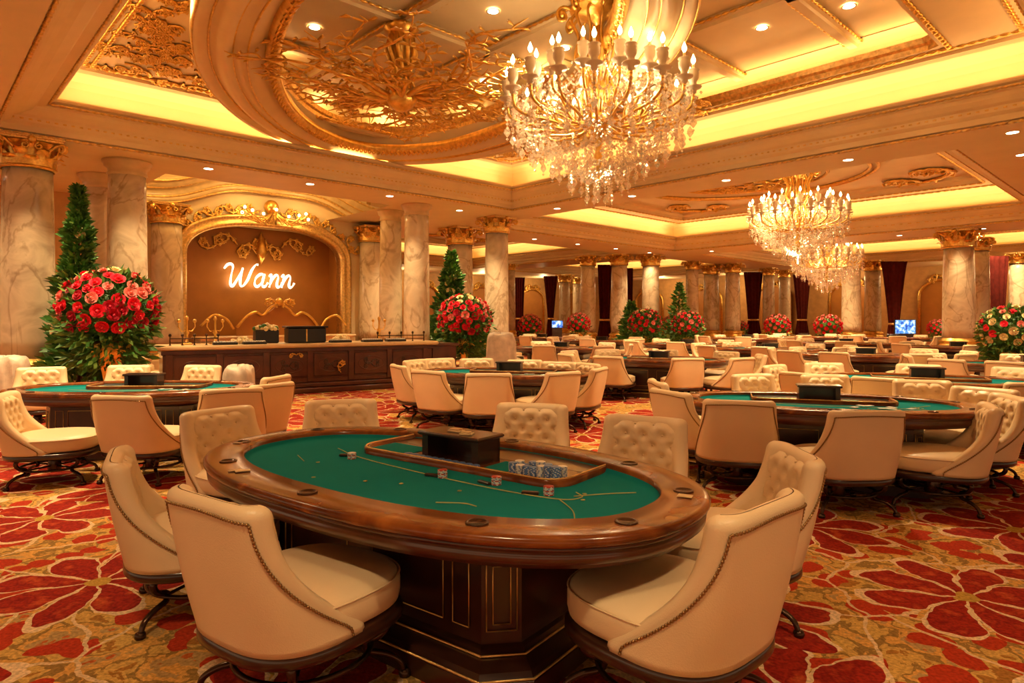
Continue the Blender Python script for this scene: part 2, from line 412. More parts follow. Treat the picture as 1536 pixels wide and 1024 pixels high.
# oval ring of mouldings hanging below the frame
def ovr(e, z, n=128): return [W(*OVP(e, 2*PI*k/n), z) for k in range(n)]
m = MB()
m.loft([ovr(e, z) for e, z in [(1.27, 6.66), (1.27, 6.16), (1.22, 6.08), (1.10, 6.06), (1.05, 6.14), (.95, 6.15), (.86, 6.03), (.76, 5.99), (.66, 6.02), (.60, 6.13), (.50, 6.15), (.44, 6.07), (.36, 6.06), (.30, 6.14), (.20, 6.18), (.16, 6.26), (.02, 6.28), (0, 6.36), (0, 6.66)]])
struct(m, 'trim', plaster)
g = MB(); g.loft([ovr(e, z) for e, z in [(.12, 6.28), (.08, 6.18), (-.06, 6.18), (-.14, 6.26), (-.14, 6.38), (0, 6.42)]])
for k in range(150):
    t = 2*PI*k/150
    cu, cv = OVP(-.02, t)
    g.ball(W(cu, cv, 6.24), .085, 6, 4)
    for q_ in (-1, 1):
        g.tube([W(cu, cv, 6.20), W(cu+.06*math.cos(t+q_), cv+.06*math.sin(t+q_), 6.13), W(cu+.12*math.cos(t+q_*1.6), cv+.12*math.sin(t+q_*1.6), 6.18)], [.03, .025, .008], 4, caps=False)
for e_, z_ in ((1.24, 6.10), (1.0, 6.14), (.63, 6.08), (.40, 6.06)):
    g.tube([ovr(e_, z_, 96)[k % 96] for k in range(97)], .02, 5, caps=False)
struct(g, 'trim', gold)
# coffer ribs of the upper ceiling
m = MB(); g = MB()
def rib(u0, v0, u1, v1, w=.16):
    du, dv = u1-u0, v1-v0; l_ = math.hypot(du, dv); nu, nv = -dv/l_, du/l_
    pr_ = [(-w, 7.36), (-w, 7.28), (-w*.6, 7.26), (-w*.5, 7.20), (w*.5, 7.20), (w*.6, 7.26), (w, 7.28), (w, 7.36)]
    m.loft([[W(u0+nu*a, v0+nv*a, z) for a, z in pr_], [W(u1+nu*a, v1+nv*a, z) for a, z in pr_]], closed=False, flat=True)
    for s in (-1, 1): rope_line(g, W(u0+nu*w*s*1.05, v0+nv*w*s*1.05, 7.30), W(u1+nu*w*s*1.05, v1+nv*w*s*1.05, 7.30), .035, .16)
for u in (4.85, 6.95, 9.05, 11.3): rib(u, 2.9, u, 15.0)
for v in (7.4, 10.4, 13.0, 4.9): rib(3.2, v, 14.3, v)
struct(m, 'trim', plaster); struct(g, 'trim', gold)

# simpler panels in the other trays
def spiral_pts(c, r, a0, turns, sgn, n=14, k=.8):
    return [(c[0]+r*(1-k*i/n)*math.cos(a0+sgn*turns*2*PI*i/n), c[1]+r*(1-k*i/n)*math.sin(a0+sgn*turns*2*PI*i/n)) for i in range(n+1)]
def scroll(mb, put, c, ang, size, sgn=1, rad=.03, depth=2):
    """gilded rinceau: a stem ending in a spiral with side leaves; put maps (x,y,h) to the surface"""
    L_ = size; ca, sa = math.cos(ang), math.sin(ang); pts = []
    for i in range(7):
        t = i/6; x = L_*t; y = sgn*L_*.28*math.sin(t*PI*.9)
        pts.append((c[0]+ca*x-sa*y, c[1]+sa*x+ca*y))
    ex, ey = pts[-1]; dx, dy = ex-pts[-2][0], ey-pts[-2][1]; a1 = math.atan2(dy, dx)
    cc = (ex+sgn*.3*L_*math.sin(a1), ey-sgn*.3*L_*math.cos(a1))
    sp = spiral_pts(cc, .3*L_, a1+sgn*PI/2, 1.15, -sgn)
    allp = pts+sp[1:]
    n = len(allp)
    mb.tube([put(x, y, rad*.6) for x, y in allp], [rad*(1-.6*i/n) for i in range(n)], 5, caps=False)
    for i in range(1, n-4, 2):
        x, y = allp[i]; nx, ny = allp[i+1]; a = math.atan2(ny-y, nx-x)
        for s in (-1, 1):
            l_ = L_*.22*(1-.5*i/n); b1 = a+s*.9
            mb.tube([put(x, y, rad*.5), put(x+l_*.5*math.cos(b1), y+l_*.5*math.sin(b1), rad*1.4), put(x+l_*math.cos(b1-s*.6), y+l_*math.sin(b1-s*.6), rad*.4)], [rad*.5, rad*.9, rad*.1], 4, caps=False)
    if depth > 1:
        x, y = pts[3]; scroll(mb, put, (x, y), ang-sgn*.9, size*.6, -sgn, rad*.8, depth-1)
for ti, r in enumerate(TR):
    if ti == 0: continue
    m = MB(); m.loft([rect_ring(r, .6, 6.66), rect_ring(r, -1.0, 6.66), rect_ring(r, -1.0, 6.78), rect_ring(r, -1.2, 6.84), rect_ring(r, -1.2, 6.95)], flat=True)
    c = rect_ring(r, -1.15, 6.95); m.add(c, [(3, 2, 1, 0)])
    struct(m, 'ceiling_panel', plaster)
    if ti > 4: continue
    g = MB()
    for e in (-.2, -.95):
        c = rect_ring(r, e, 6.64)
        for k in range(4):
            if ti == 1: rope_line(g, c[k], c[(k+1) % 4], .05, .25)
            else: g.tube([c[k], c[(k+1) % 4]], .05, 5)
    struct(g, 'trim', goldline)
    # oval medallion with scrollwork in the middle
    cu, cv = (r[0]+r[1])/2, (r[2]+r[3])/2
    g = MB(); put = lambda x, y, h: W(x, y, 6.93-h)
    for ra in (3.6, 2.2):
        for q_ in range(2):
            g.tube([W(cu+(ra+q_*.22)*math.cos(2*PI*k/64), cv+(ra+q_*.22)*1.15*math.sin(2*PI*k/64), 6.90) for k in range(65)], .06, 5, caps=False)
    for k in range(8 if ti == 1 else 6):
        a = 2*PI*k/(8 if ti == 1 else 6)
        for s in (-1, 1): scroll(g, put, (cu+.5*math.cos(a), cv+.5*math.sin(a)), a+.15*s, 1.6, s, .06)
    for su in (-1, 1):
        for sv in (-1, 1):
            pu, pv = cu+su*(r[1]-r[0])*.36, cv+sv*(r[3]-r[2])*.36; a = math.atan2(-sv, -su)
            for s in (-1, 1): scroll(g, put, (pu, pv), a+.8*s, 1.7, s, .07)
    o = g.build('ceiling_scrollwork', gold)
    tag(o, ['', 'gilded oval medallion and scrolls on the ceiling above the second chandelier', 'gilded scroll medallion on the ceiling above the third, farthest chandelier',
            'gilded scroll medallion in the lit ceiling tray above the middle bouquet column', 'gilded scroll medallion in the farthest lit ceiling tray over the back columns'][ti], 'ceiling ornament')
# spandrel filigree panels beside the oval
for nm, (pu, pv, a0), lab in (('a', (3.0, 14.6, -.9), 'gilded filigree panel in the ceiling corner left of the oval dome'),
                              ('b', (13.6, 14.6, -2.2), 'gilded filigree panel in the ceiling corner beyond the oval dome, over the beam')):
    g = MB(); put = lambda x, y, h: W(x, y, 6.65-h)
    rnd = random.Random(3)
    cand = []
    for k in range(3000):
        u = pu+rnd.uniform(-.3, 3.6)*(1 if nm == 'a' else -1); v = pv-rnd.uniform(-.3, 6.6)
        lu, lv = OVL(u, v); q_ = math.hypot(lu/(OV[2]+1.35), lv/(OV[3]+.95))
        if q_ < 1.04: continue
        if not (TR[0][0]+.6 < u < TR[0][1]-.7 and v < TR[0][3]-.55): continue
        if all((u-a)**2+(v-b_)**2 > .05 for a, b_ in cand): cand.append((u, v))
    for (u, v) in cand:
        scroll(g, put, (u, v), rnd.uniform(0, 2*PI), .40, rnd.choice((-1, 1)), .026)
    if nm == 'a':
        rope_line(g, W(2.75, 15.0, 6.63), W(2.75, 8.0, 6.63), .05, .15); rope_line(g, W(2.75, 15.0, 6.63), W(8.0, 15.0, 6.63), .05, .15)
    o = g.build('filigree_panel', gold); tag(o, lab, 'ceiling ornament')

# gilded branch sculpture hanging in the oval dome
hub = W(6.95, 10.45, 0); HX, HYY = hub[0], hub[1]
br = empty('branch_sculpture', (HX, HYY, 0))
tag(br, 'gilded branch sculpture hanging from the coffers inside the oval dome', 'ceiling ornament')
m = MB(); m.lathe([(.30, 7.22), (.34, 7.14), (.22, 7.05), (.14, 6.9), (.19, 6.7), (.13, 6.5), (.18, 6.3), (.12, 6.1), (.24, 5.95), (.30, 5.8), (.2, 5.66), (.04, 5.58)], 14)
for k in range(10):
    a = 2*PI*k/10
    m.tube([(.2*math.cos(a), .2*math.sin(a), 7.1), (.28*math.cos(a+.3), .28*math.sin(a+.3), 6.7), (.16*math.cos(a+.7), .16*math.sin(a+.7), 6.3), (.3*math.cos(a+1), .3*math.sin(a+1), 5.95)], [.03, .05, .04, .02], 5)
m.build('stem', gold, br)
rnd = random.Random(11)
for k in range(28):
    a = 2*PI*k/28+rnd.uniform(-.1, .1); L_ = rnd.uniform(1.6, 2.9); m = MB()
    z0 = 5.85; rise = rnd.uniform(.0, .45); pts = []
    for i in range(9):
        t = i/8; rr_ = .15+L_*t; aa = a+.20*math.sin(t*6+k); pts.append((rr_*math.cos(aa), rr_*math.sin(aa), z0+rise*t**1.4+.06*math.sin(t*11+k)))
    m.tube(catmull(pts, 3), [.05*(1-.75*i/24) for i in range(25)], 6)
    for i in range(2, 9):
        for s in (-1, 1):
            b0 = a+s*rnd.uniform(.4, 1.1); l2 = rnd.uniform(.25, .6)*(1-.04*i); p = pts[i]
            mid = (p[0]+l2*.5*math.cos(b0), p[1]+l2*.5*math.sin(b0), p[2]+rnd.uniform(-.06, .04))
            end = (p[0]+l2*math.cos(b0-s*.5), p[1]+l2*math.sin(b0-s*.5), p[2]+rnd.uniform(-.10, .05))
            m.tube(catmull([p, mid, end], 3), [.024, .022, .02, .018, .015, .011, .006], 5)
            m.tube([mid, (mid[0]+.12*math.cos(b0+s), mid[1]+.12*math.sin(b0+s), mid[2]+.04), (mid[0]+.2*math.cos(b0+s*.6), mid[1]+.2*math.sin(b0+s*.6), mid[2])], [.01, .035, .004], 4)
    m.build('branch', gold, br)

# walls
w = MB(); w.box(-14, 5.9, 22.3, 22.6, 0, 8); struct(w, 'wall_left_near', ochre, WT)
w = MB(); w.box(13.4, 14.6, 22.3, 22.6, 0, 8); w.box(14.3, 14.6, 22.6, 42, 0, 8); struct(w, 'wall_left_far', ochre, WT)
w = MB(); w.box(14.3, 52.3, 42, 42.3, 0, 8); struct(w, 'wall_back_left', ochre, WT)
w = MB(); w.box(52, 52.3, -20, 42, 0, 8); struct(w, 'wall_back_right', ochre, WT)
w = MB(); w.box(4.5, 14.3, 17.0, 23.4, 7.3, 7.45); w.box(4.4, 4.79, 17.7, 22.25, 5.27, 7.3); struct(w, 'ceiling_alcove', covepaint, WT)
w = MB(); w.box(4.5, 14.6, 22.6, 22.8, 4.8, 7.4); struct(w, 'wall_alcove_back', covepaint, WT)
w = MB(); w.box(4.5, 14.3, 17.5, 17.7, 5.26, 7.3); struct(w, 'wall_alcove_bulkhead', plaster, WT)

# ------------------------------------------------------------------ lights
def area(name, loc, rot, sx, sy, power, col=(1, .57, .23)):
    l = bpy.data.lights.new(name, 'AREA'); l.shape = 'RECTANGLE'; l.size = sx; l.size_y = sy; l.energy = power; l.color = col
    o = bpy.data.objects.new(name, l); COL.objects.link(o); o.location = loc; o.rotation_euler = rot; return o
def cove_lights(r, z, e, pw, wd=.16):
    u0, u1, v0, v1 = r
    for (cu, cv, sx, rz, n) in (((u0+u1)/2, v1+e, u1-u0, 0, 0), ((u0+u1)/2, v0-e, u1-u0, PI, 0), (u1+e, (v0+v1)/2, v1-v0, -PI/2, 0), (u0-e, (v0+v1)/2, v1-v0, PI/2, 0)):
        o = area('cove_lamp', W(cu, cv, z), (0, 0, 0), sx*.97, wd, pw*sx)
        o.rotation_euler = (Matrix.Rotation(ROOM+rz, 3, 'Z') @ Matrix.Rotation(PI-math.radians(-8), 3, 'X')).to_euler()
COVEP = 5.6
for ti, r in enumerate(TR[:6]): cove_lights(r, 6.06, .25, COVEP*(1 if ti < 2 else .9))
for cu, cv, sx, rz in ((12.0, IR[2]-.2, 4, PI), (IR[1]+.2, 6.2, 5.6, -PI/2)):
    o = area('cove_lamp', W(cu, cv, 7.0), (0, 0, 0), sx, .12, 4.5*sx)
    o.rotation_euler = (Matrix.Rotation(ROOM+rz, 3, 'Z') @ Matrix.Rotation(PI-math.radians(-8), 3, 'X')).to_euler()
for k in range(10):
    t = 2*PI*k/10+.2; a = area('cove_lamp', W(*OVP(.2, t), 7.0), (PI, 0, 0), .9, .3, 9)

def spot(loc, pw, size=80, blend=.7, col=(1, .71, .37), rad=.12):
    l = bpy.data.lights.new('downlight_or_fill_lamp', 'SPOT'); l.energy = pw; l.spot_size = math.radians(size); l.spot_blend = blend; l.color = col; l.shadow_soft_size = rad  # shared by the downlights and the added foreground fill
    o = bpy.data.objects.new('downlight_or_fill_lamp', l); COL.objects.link(o); o.location = loc; return o
def point(loc, pw, rad=.25, col=(1, .72, .40)):
    l = bpy.data.lights.new('chandelier_or_fill_lamp', 'POINT'); l.energy = pw; l.color = col; l.shadow_soft_size = rad  # shared by chandeliers, alcove, sign halo and the added back-wall fill
    o = bpy.data.objects.new('chandelier_or_fill_lamp', l); COL.objects.link(o); o.location = loc; return o

for u_ in (6, 8.4, 10.8): point(W(u_, 20.2, 6.3), 60, .2, (1, .62, .22))  # unseen lamps added to brighten the alcove vault
dl0 = MB(); dl0.lathe([(.10, 0), (.13, -.012), (.13, 0)], 20, cap=False)
def make_dl():
    t = empty('recessed_downlight', (0, 0, 0))
    dl0.build('trim_ring', plaster, t)
    d = MB(); d.lathe([(.001, -.004), (.10, -.004)], 20, cap=False); d.build('lens', downlit, t)
    return t
dlp = make_dl(); first = True
DLS = []
for u in (2.4, 5.4, 8.0, 10.5): DLS.append((u, 16.4, SOF))
for v in (2.5, 5.5, 8.5, 11.5, 14.5): DLS.append((15.7, v, SOF))
for v in (6, 9, 12, 15, 18): DLS.append((31.7, v, SOF))
for u in (18, 21, 24, 27, 30): DLS += [(u, 20.8, SOF), (u, 2.7, SOF)]
for v in (24, 27, 30): DLS.append((15.6, v, SOF))
DLS += [(13.6, 17, SOF), (.2, 17.2, SOF), (.5, 12.6, SOF), (.4, 8, SOF), (2.5, 19.4, SOF), (0, 18, SOF), (14.2, 19.8, SOF), (12.6, 19.0, SOF)]
DLS += [(12.3, 5.9, 7.34), (12.0, 4.4, 7.34), (12.6, 4.4, 7.34), (8.0, 9.0, 7.34), (8.1, 12.0, 7.34), (10.2, 9.2, 7.34), (10.2, 11.8, 7.34), (6.0, 9.0, 7.34), (5.9, 11.9, 7.34)]
DLS += [(u, v, 6.93) for u in (19, 28) for v in (8, 11.5, 15.5)]
for i, (u, v, z) in enumerate(DLS):
    o = dlp if i == 0 else copy_tree(dlp)
    o.location = W(u, v, z)
    where = ('in the beam over the reception' if z == SOF and v > 16 and u < 14 else 'in the beam between the two big ceiling trays' if z == SOF and u < 16 and v < 15 else
             'in the coffered ceiling near the big chandelier' if z == 7.34 else 'in the ceiling panel around the second chandelier' if z == 6.93 else
             'in the beam left of the first tray' if u < 3 else 'in the far ceiling beams')
    tag(o, 'small round recessed downlight ' + where, 'downlight', 'recessed downlights ' + where)

# ------------------------------------------------------------------ columns
def make_capital_meshes():
    g = MB()
    g.lathe([(.98, 0), (1.1, .03), (1.1, .10), (.97, .13), (.97, .2), (.98, .7), (1.08, 1.0), (1.22, 1.14)], 24, cap=False)
    def leaf(a, z0, h_, r0, curl, w_):
        rows = []
        for i in range(7):
            t = i/6; ww = w_*math.sin(PI*min(.97, .25+.75*t))**.7*(1.1-.25*t)
            r_ = r0+curl*max(0, t-.45)**1.6*2.4; z = z0+h_*(t if t < .85 else .85-(t-.85)*.8)
            row = []
            for j in range(-2, 3):
                ridge = .05*(1-abs(j)/2)+(.03 if j % 2 else 0)
                aa = a+j/2*ww/r_; row.append(((r_+ridge)*math.cos(aa), (r_+ridge)*math.sin(aa), z))
            rows.append(row)
        g.loft(rows, closed=False)
    for k in range(8): leaf(2*PI*k/8, .13, .46, 1.02, .38, .42)
    for k in range(8): leaf(2*PI*(k+.5)/8, .13, .84, 1.03, .5, .38)
    for k in range(4):
        a = PI/4+k*PI/2; ca, sa = math.cos(a), math.sin(a)
        for s in (-1, 1):
            pts = [(1.05, .55, .32*s), (1.16, .85, .22*s), (1.38, 1.06, .1*s), (1.58, 1.10, .05*s)]
            c0 = (1.56, .92); rr_ = .19
            for i in range(1, 13):
                q_ = i/12; an = PI/2-q_*3.4*PI; rr2 = rr_*(1-.75*q_); pts.append((c0[0]+rr2*math.cos(an), c0[1]+rr2*math.sin(an), .05*s))
            P = [(r_*ca-t*sa, r_*sa+t*ca, z) for r_, z, t in pts]
            g.tube(P, [.05, .065, .075, .075]+[.075-.004*i for i in range(12)], 6)
        a2 = k*PI/2; g.ball((1.25*math.cos(a2), 1.25*math.sin(a2), 1.17), .17, 8, 5)
        for s in (-1, 1):
            P = []
            for i in range(11):
                q_ = i/10; an = PI/2+s*q_*2.6*PI; P.append((1.14, s*.25+.16*(1-.7*q_)*math.cos(an), .93+.16*(1-.7*q_)*math.sin(an)))
            P = [(math.cos(a2)*x-math.sin(a2)*y, math.sin(a2)*x+math.cos(a2)*y, z) for x, y, z in P]
            g.tube(P, .045, 5)
    ab = MB()
    def abr(s, z):
        out = []
        for k in range(4):
            a = PI/4+k*PI/2
            for j in range(6):
                t = j/6; a1 = a+t*PI/2; rr_ = 1.62-.42*math.sin(PI*t)**.8
                out.append((s*rr_*math.cos(a1), s*rr_*math.sin(a1), z))
        return out
    ab.loft([abr(.9, 1.14), abr(1, 1.17), abr(1, 1.25), abr(1.04, 1.27), abr(1.04, 1.33), abr(.96, 1.33)], cap0=True, cap1=True, flat=True)
    return g, ab
capg, capab = make_capital_meshes()
cap_o = None
def R0(w, d, dm): return (dm if dm else w*d/F)/2
def column(px, d, w_px, label, ornate=True, top=SOF, diam=None, group=None, plinth=True, off=0):
    d = d+off
    x, y = at(px, d); R_ = (diam if diam else w_px*d/F)/2
    t = empty('marble_column', (x, y, 0), ROOM)
    tag(t, label, 'column', group, 'thing')
    ph = .42 if plinth else .12
    if plinth:
        m = MB(); pk = 1.3 if d > 25 else 1.45; m.box(-R_*pk, R_*pk, -R_*pk, R_*pk, 0, ph, bev=.02); pk += .06; m.box(-R_*pk, R_*pk, -R_*pk, R_*pk, 0, .14, bev=.02); m.build('plinth', stone, t)
    m = MB(); m.lathe([(R_*1.27, ph), (R_*1.30, ph+.05), (R_*1.27, ph+.13), (R_*1.2, ph+.15), (R_*1.14, ph+.2), (R_*1.2, ph+.25), (R_*1.25, ph+.29), (R_*1.2, ph+.34), (R_*1.05, ph+.36), (R_*1.02, ph+.42)], 32); m.build('base', gold if ornate else stone, t)
    if ornate:
        ch = R_*.98*1.33; zt = top-ch
        g = capg.build('capital', gold, t) if column.proto is None else None
        if g is None:
            g = bpy.data.objects.new('capital', column.proto[0]); COL.objects.link(g); g.parent = t
            a_ = bpy.data.objects.new('abacus', column.proto[1]); COL.objects.link(a_); a_.parent = t
        else:
            a_ = capab.build('abacus', goldline, t); column.proto = (g.data, a_.data)
        for q_ in (g, a_): q_.location = (0, 0, zt); q_.scale = (R_*.98,)*3
    else:
        zt = top-.3
        m = MB(); m.lathe([(R_*.9, zt-.05), (R_*.99, zt), (R_*.92, zt+.04), (R_*.95, zt+.12), (R_*1.1, zt+.17), (R_*1.13, zt+.24), (R_*1.2, zt+.25), (R_*1.2, zt+.3)], 32); m.build('capital', stone, t)
    m = MB(); n = 10
    m.lathe([(R_*(1-.1*(i/n)**1.6), lerp(ph+.4, zt+.03, i/n)) for i in range(n+1)], 40); m.build('shaft', marble, t)
    return t
column.proto = None
def dtop(y, top=SOF): return (top-H)*F/(HY-y)
column(42, 13.2, 69, 'veined marble column with gilt capital at the left edge beside the tall green plant')
column(191, dtop(243), 55, 'thick plain marble column between the tall plant and the reception arch', ornate=False)
column(150, 16.4, 48, 'plain marble column half hidden behind the thick one, left of the reception', ornate=False)
column(625, 20.7, 39, 'plain marble column right of the reception desk, second of the pair', ornate=False)
column(586, 21.9, 34, 'plain marble column right of the reception desk, first of the pair', ornate=False)
column(745, 23.3, 37, 'marble column with gilt capital right of the middle red bouquet')
column(690, 26, 40, 'marble column with gilt capital rising behind the middle tall green plant')
for (px, y, w_, lab) in (
    (766, 396, 15, 'slim far marble column just right of the middle bouquet column'),
    (847, 412, 18, 'far marble column beside the narrow maroon drape, left of the row'), (866, 414, 15, 'dim far marble column half behind its twin, left of the round red bouquet'),
    (882, 384, 24, 'far marble column, first from the left of the evenly lit trio'), (929, 382, 26, 'far marble column in the middle of the trio, right of a maroon drape'), (976, 382, 27, 'far marble column, rightmost of the trio above the big red bouquet'),
    (1038, 392, 20, 'far marble column partly hidden by the dark far tree'), (1067, 393, 24, 'far marble column right of the dark far tree'), (1099, 395, 23, 'far marble column left of the wide maroon drape'),
    (1153, 402, 18, 'far marble column right of the wide maroon drape, left of a close pair'), (1177, 402, 18, 'far marble column, right one of the close pair before a drape'),
    (1277, 386, 28, 'thick far marble column beneath the right side of the third chandelier'), (1309, 391, 24, 'far marble column right of the third chandelier, beside a maroon drape'),
    (1438, 345, 44, 'large marble column with gilt capital near the right edge'), (1468, 349, 30, 'marble column peeking out behind the large one near the right edge'), (1528, 379, 26, 'far marble column at the right edge beyond the multicoloured bouquet')):
    column(px, dtop(y), w_*.97, lab, off=2.0 if px in (1468, 866, 1067, 1177) else 0)

# ------------------------------------------------------------------ reception arch
def arch_z(u, half=2.75, spring=3.7, rise=1.12, c=9.25):
    t = min(1, abs(u-c)/half); return spring+rise*(1-t**2.6)**(1/2.2)
def top_z(u):
    t = (u-9.45)/3.2; return 5.75+.75*math.exp(-(t*1.15)**4) if abs(t) < 2 else 5.75
us2 = [5.2+i*(13.8-5.2)/86 for i in range(87)]
m = MB()
for vface in (22.0,):
    for i in range(86):
        a, b_ = us2[i], us2[i+1]
        def lo(u): return arch_z(u) if 6.5 <= u <= 12.0 else 0
        la = arch_z(a) if 6.5 <= (a+b_)/2 <= 12.0 else 0; lb = arch_z(b_) if 6.5 <= (a+b_)/2 <= 12.0 else 0
        ta, tb = top_z(a), top_z(b_)
        vs = []
        for v in (22.0, 22.4): vs += [(a, v, la), (b_, v, lb), (b_, v, tb), (a, v, ta)]
        m.add(vs, [(0, 1, 2, 3), (7, 6, 5, 4), (3, 2, 6, 7), (0, 4, 5, 1)])
m.flat = set(range(len(m.f)))
o = struct(m, 'wall_reception_arch', plaster, WT)
m = MB(); m.box(6.2, 12.3, 23.0, 23.1, 0, 5.6); m.box(6.2, 6.5, 22.4, 23.0, 0, 5.6); m.box(12.0, 12.3, 22.4, 23.0, 0, 5.6); struct(m, 'wall_reception_panel', panelbrown, WT)
# archivolt and sweeping cornice
ap = [(6.5, 0.0)]+[(6.5, z) for z in (1.2, 2.4, 3.2, 3.6)]+[(u, arch_z(u)) for u in [6.5+5.5*(.5-.5*math.cos(PI*i/36)) for i in range(37)]]+[(12.0, z) for z in (3.6, 3.2, 2.4, 1.2, 0)]
m = MB(); 
def sweep(mb, path, prof):
    """sweep a profile (outward, forward) along a path in the (u, z) plane of the arch wall"""
    rings = []; n = len(path)
    for i in range(n):
        a = path[max(0, i-1)]; b_ = path[min(n-1, i+1)]; du, dz = b_[0]-a[0], b_[1]-a[1]; l_ = math.hypot(du, dz) or 1
        nu, nz_ = -dz/l_, du/l_
        rings.append([(path[i][0]+nu*o_, 22.0-f_, path[i][1]+nz_*o_) for o_, f_ in prof])
    mb.loft(rings, closed=True, cap0=True, cap1=True)
pp = [p for i, p in enumerate(ap) if i == 0 or math.hypot(p[0]-ap[i-1][0], p[1]-ap[i-1][1]) > .02]
sweep(m, pp, [(-.06, -.3), (-.06, .10), (.02, .16), (.08, .12), (.20, .08), (.24, .12), (.32, .12), (.36, .0)])
o = m.build('arch_surround', goldline, None, WT); tag(o, 'gilded moulded surround of the reception arch', 'arch surround')
m = MB(); g2_ = MB(); cp = [(u, top_z(u)) for u in us2[::2]]
sweep(m, cp, [(-.62, 0), (-.62, .18), (-.5, .22), (-.42, .20), (-.40, .10), (-.2, .14), (-.12, .3), (-.02, .36), (.05, .42), (.12, .40), (.12, 0)])
for oo, ff in ((.04, .44), (-.14, .22), (-.41, .19), (-.60, .19)): sweep(g2_, cp, [(oo-.03, ff-.03), (oo-.03, ff+.03), (oo+.03, ff+.03), (oo+.03, ff-.03)])
o = m.build('arch_cornice', stone, None, WT); g2_.build('gilt_moulding', goldline, o, WT); tag(o, 'curved stone cornice sweeping over the reception arch', 'cornice')
# pilaster columns of the arch
for u, lab in ((5.9, 'short marble column with gilt capital flanking the arch on the left'), (13.0, 'short marble column with gilt capital flanking the arch on the right')):
    x, y, _ = W(u, 21.6); column(CX+F*x/y, y, 0, lab, diam=.92, top=5.1)
# scrollwork on the arch
g = MB(); putw = lambda x, y, h: (x, 22.0-h-.04, y)
for s in (-1, 1):
    for k in range(9):
        u = 9.25+s*(.35+k*.34); z = arch_z(u)+.5
        sl = math.atan2(arch_z(u+s*.1)-arch_z(u), s*.1)
        scroll(g, putw, (u, z), sl, .42, s*(1 if k % 2 else -1), .035)
    for z in (3.9, 4.3): scroll(g, putw, (9.25+s*3.05, z), PI/2, .4, s, .035)
g.ball((9.25, 21.85, 5.45), .25, 10, 6); 
o = g.build('arch_scrollwork', gold, None, WT); tag(o, 'gilded leaf scrolls on the wall face over the reception arch', 'wall ornament')
g = MB(); putp = lambda x, y, h: (x, 22.95-h, y)
for s in (-1, 1):
    scroll(g, putp, (9.3, 4.05), 0 if s > 0 else PI, .7, s, .04); scroll(g, putp, (9.3+s*.8, 4.2), .35 if s > 0 else PI-.35, .7, s, .035)
    scroll(g, putp, (9.3+s*1.5, 4.15), 0 if s > 0 else PI, .5, -s, .03); scroll(g, putp, (9.3, 3.9), PI/2+s*.4, .5, s, .04)
g.tube([(9.3, 22.85, 4.7), (9.3, 22.8, 4.3), (9.3, 22.78, 3.95), (9.3, 22.85, 3.55)], [.02, .14, .2, .01], 8)
o = g.build('hanging_crest', gold, None, WT); tag(o, 'gilded hanging crest at the top of the panel above the illuminated sign', 'wall ornament')
# illuminated sign
sgn = empty('illuminated_sign', (0, 0, 0)); tag(sgn, 'glowing white cursive sign reading Wann on the reception wall', 'sign')
W_ = [[(-.12, .78), (.0, .95), (.16, .98), (.24, .85), (.2, .5), (.2, .15), (.3, .04), (.45, .3), (.62, .72), (.66, .8)], [(.66, .85), (.6, .45), (.62, .12), (.72, .04), (.9, .3), (1.05, .75), (1.2, 1.0), (1.3, 1.02)]]
A_ = [[(1.62, .58), (1.45, .60), (1.27, .42), (1.24, .16), (1.36, .05), (1.52, .2), (1.62, .5)], [(1.64, .62), (1.58, .3), (1.6, .08), (1.72, .08), (1.82, .24)]]
def n_(x): return [[(x, .52), (x+.1, .6), (x+.1, .3), (x+.05, .04)], [(x+.07, .18), (x+.2, .48), (x+.33, .60), (x+.42, .5), (x+.38, .2), (x+.44, .05), (x+.56, .12), (x+.62, .26)]]
for L_ in (W_, A_, n_(1.85), n_(2.42)):
    m = MB()
    for st in L_:
        P = catmull([(x*.80, y*.80, 0) for x, y in st], 6); n = len(P)
        rads = [.020+.028*abs(math.sin(2.2*PI*i/n+.4)) for i in range(n)]
        m.tube([(8.05+p.x+.1*p.y, 22.80, 2.72+p.y) for p in P], rads, 8)
    o = m.build('letter', neon, sgn, WT)
for q_ in range(4): point(W(8.4+q_*.55, 22.6, 3.05), 5, .15, (1, .6, .25))
# chandelier reflection at the arch head, modelled as gilt arms with glowing bulbs
lc = empty('chandelier_reflection', (0, 0, 0)); tag(lc, 'modelled chandelier reflection of gilt arms and tiny bulbs over the arch opening', 'reflection')
m = MB(); bb = MB(); 
for k in range(9):
    a = PI*k/8; x = 9.3+1.15*math.cos(a); z = 5.02+.22*math.sin(a*3)**2
    m.tube([(9.3, 21.75, 5.3), (9.3+.6*math.cos(a), 21.6, 4.85), (x, 21.55, z)], [.04, .03, .02], 6); bb.ball((x, 21.55, z+.1), .05, 8, 5)
    for j in range(3): m.ball((x-.1+j*.1, 21.5, z-.1-.08*j), .035, 5, 3)
m.build('arm', gold, lc, WT); bb.build('bulb', bulb, lc, WT)

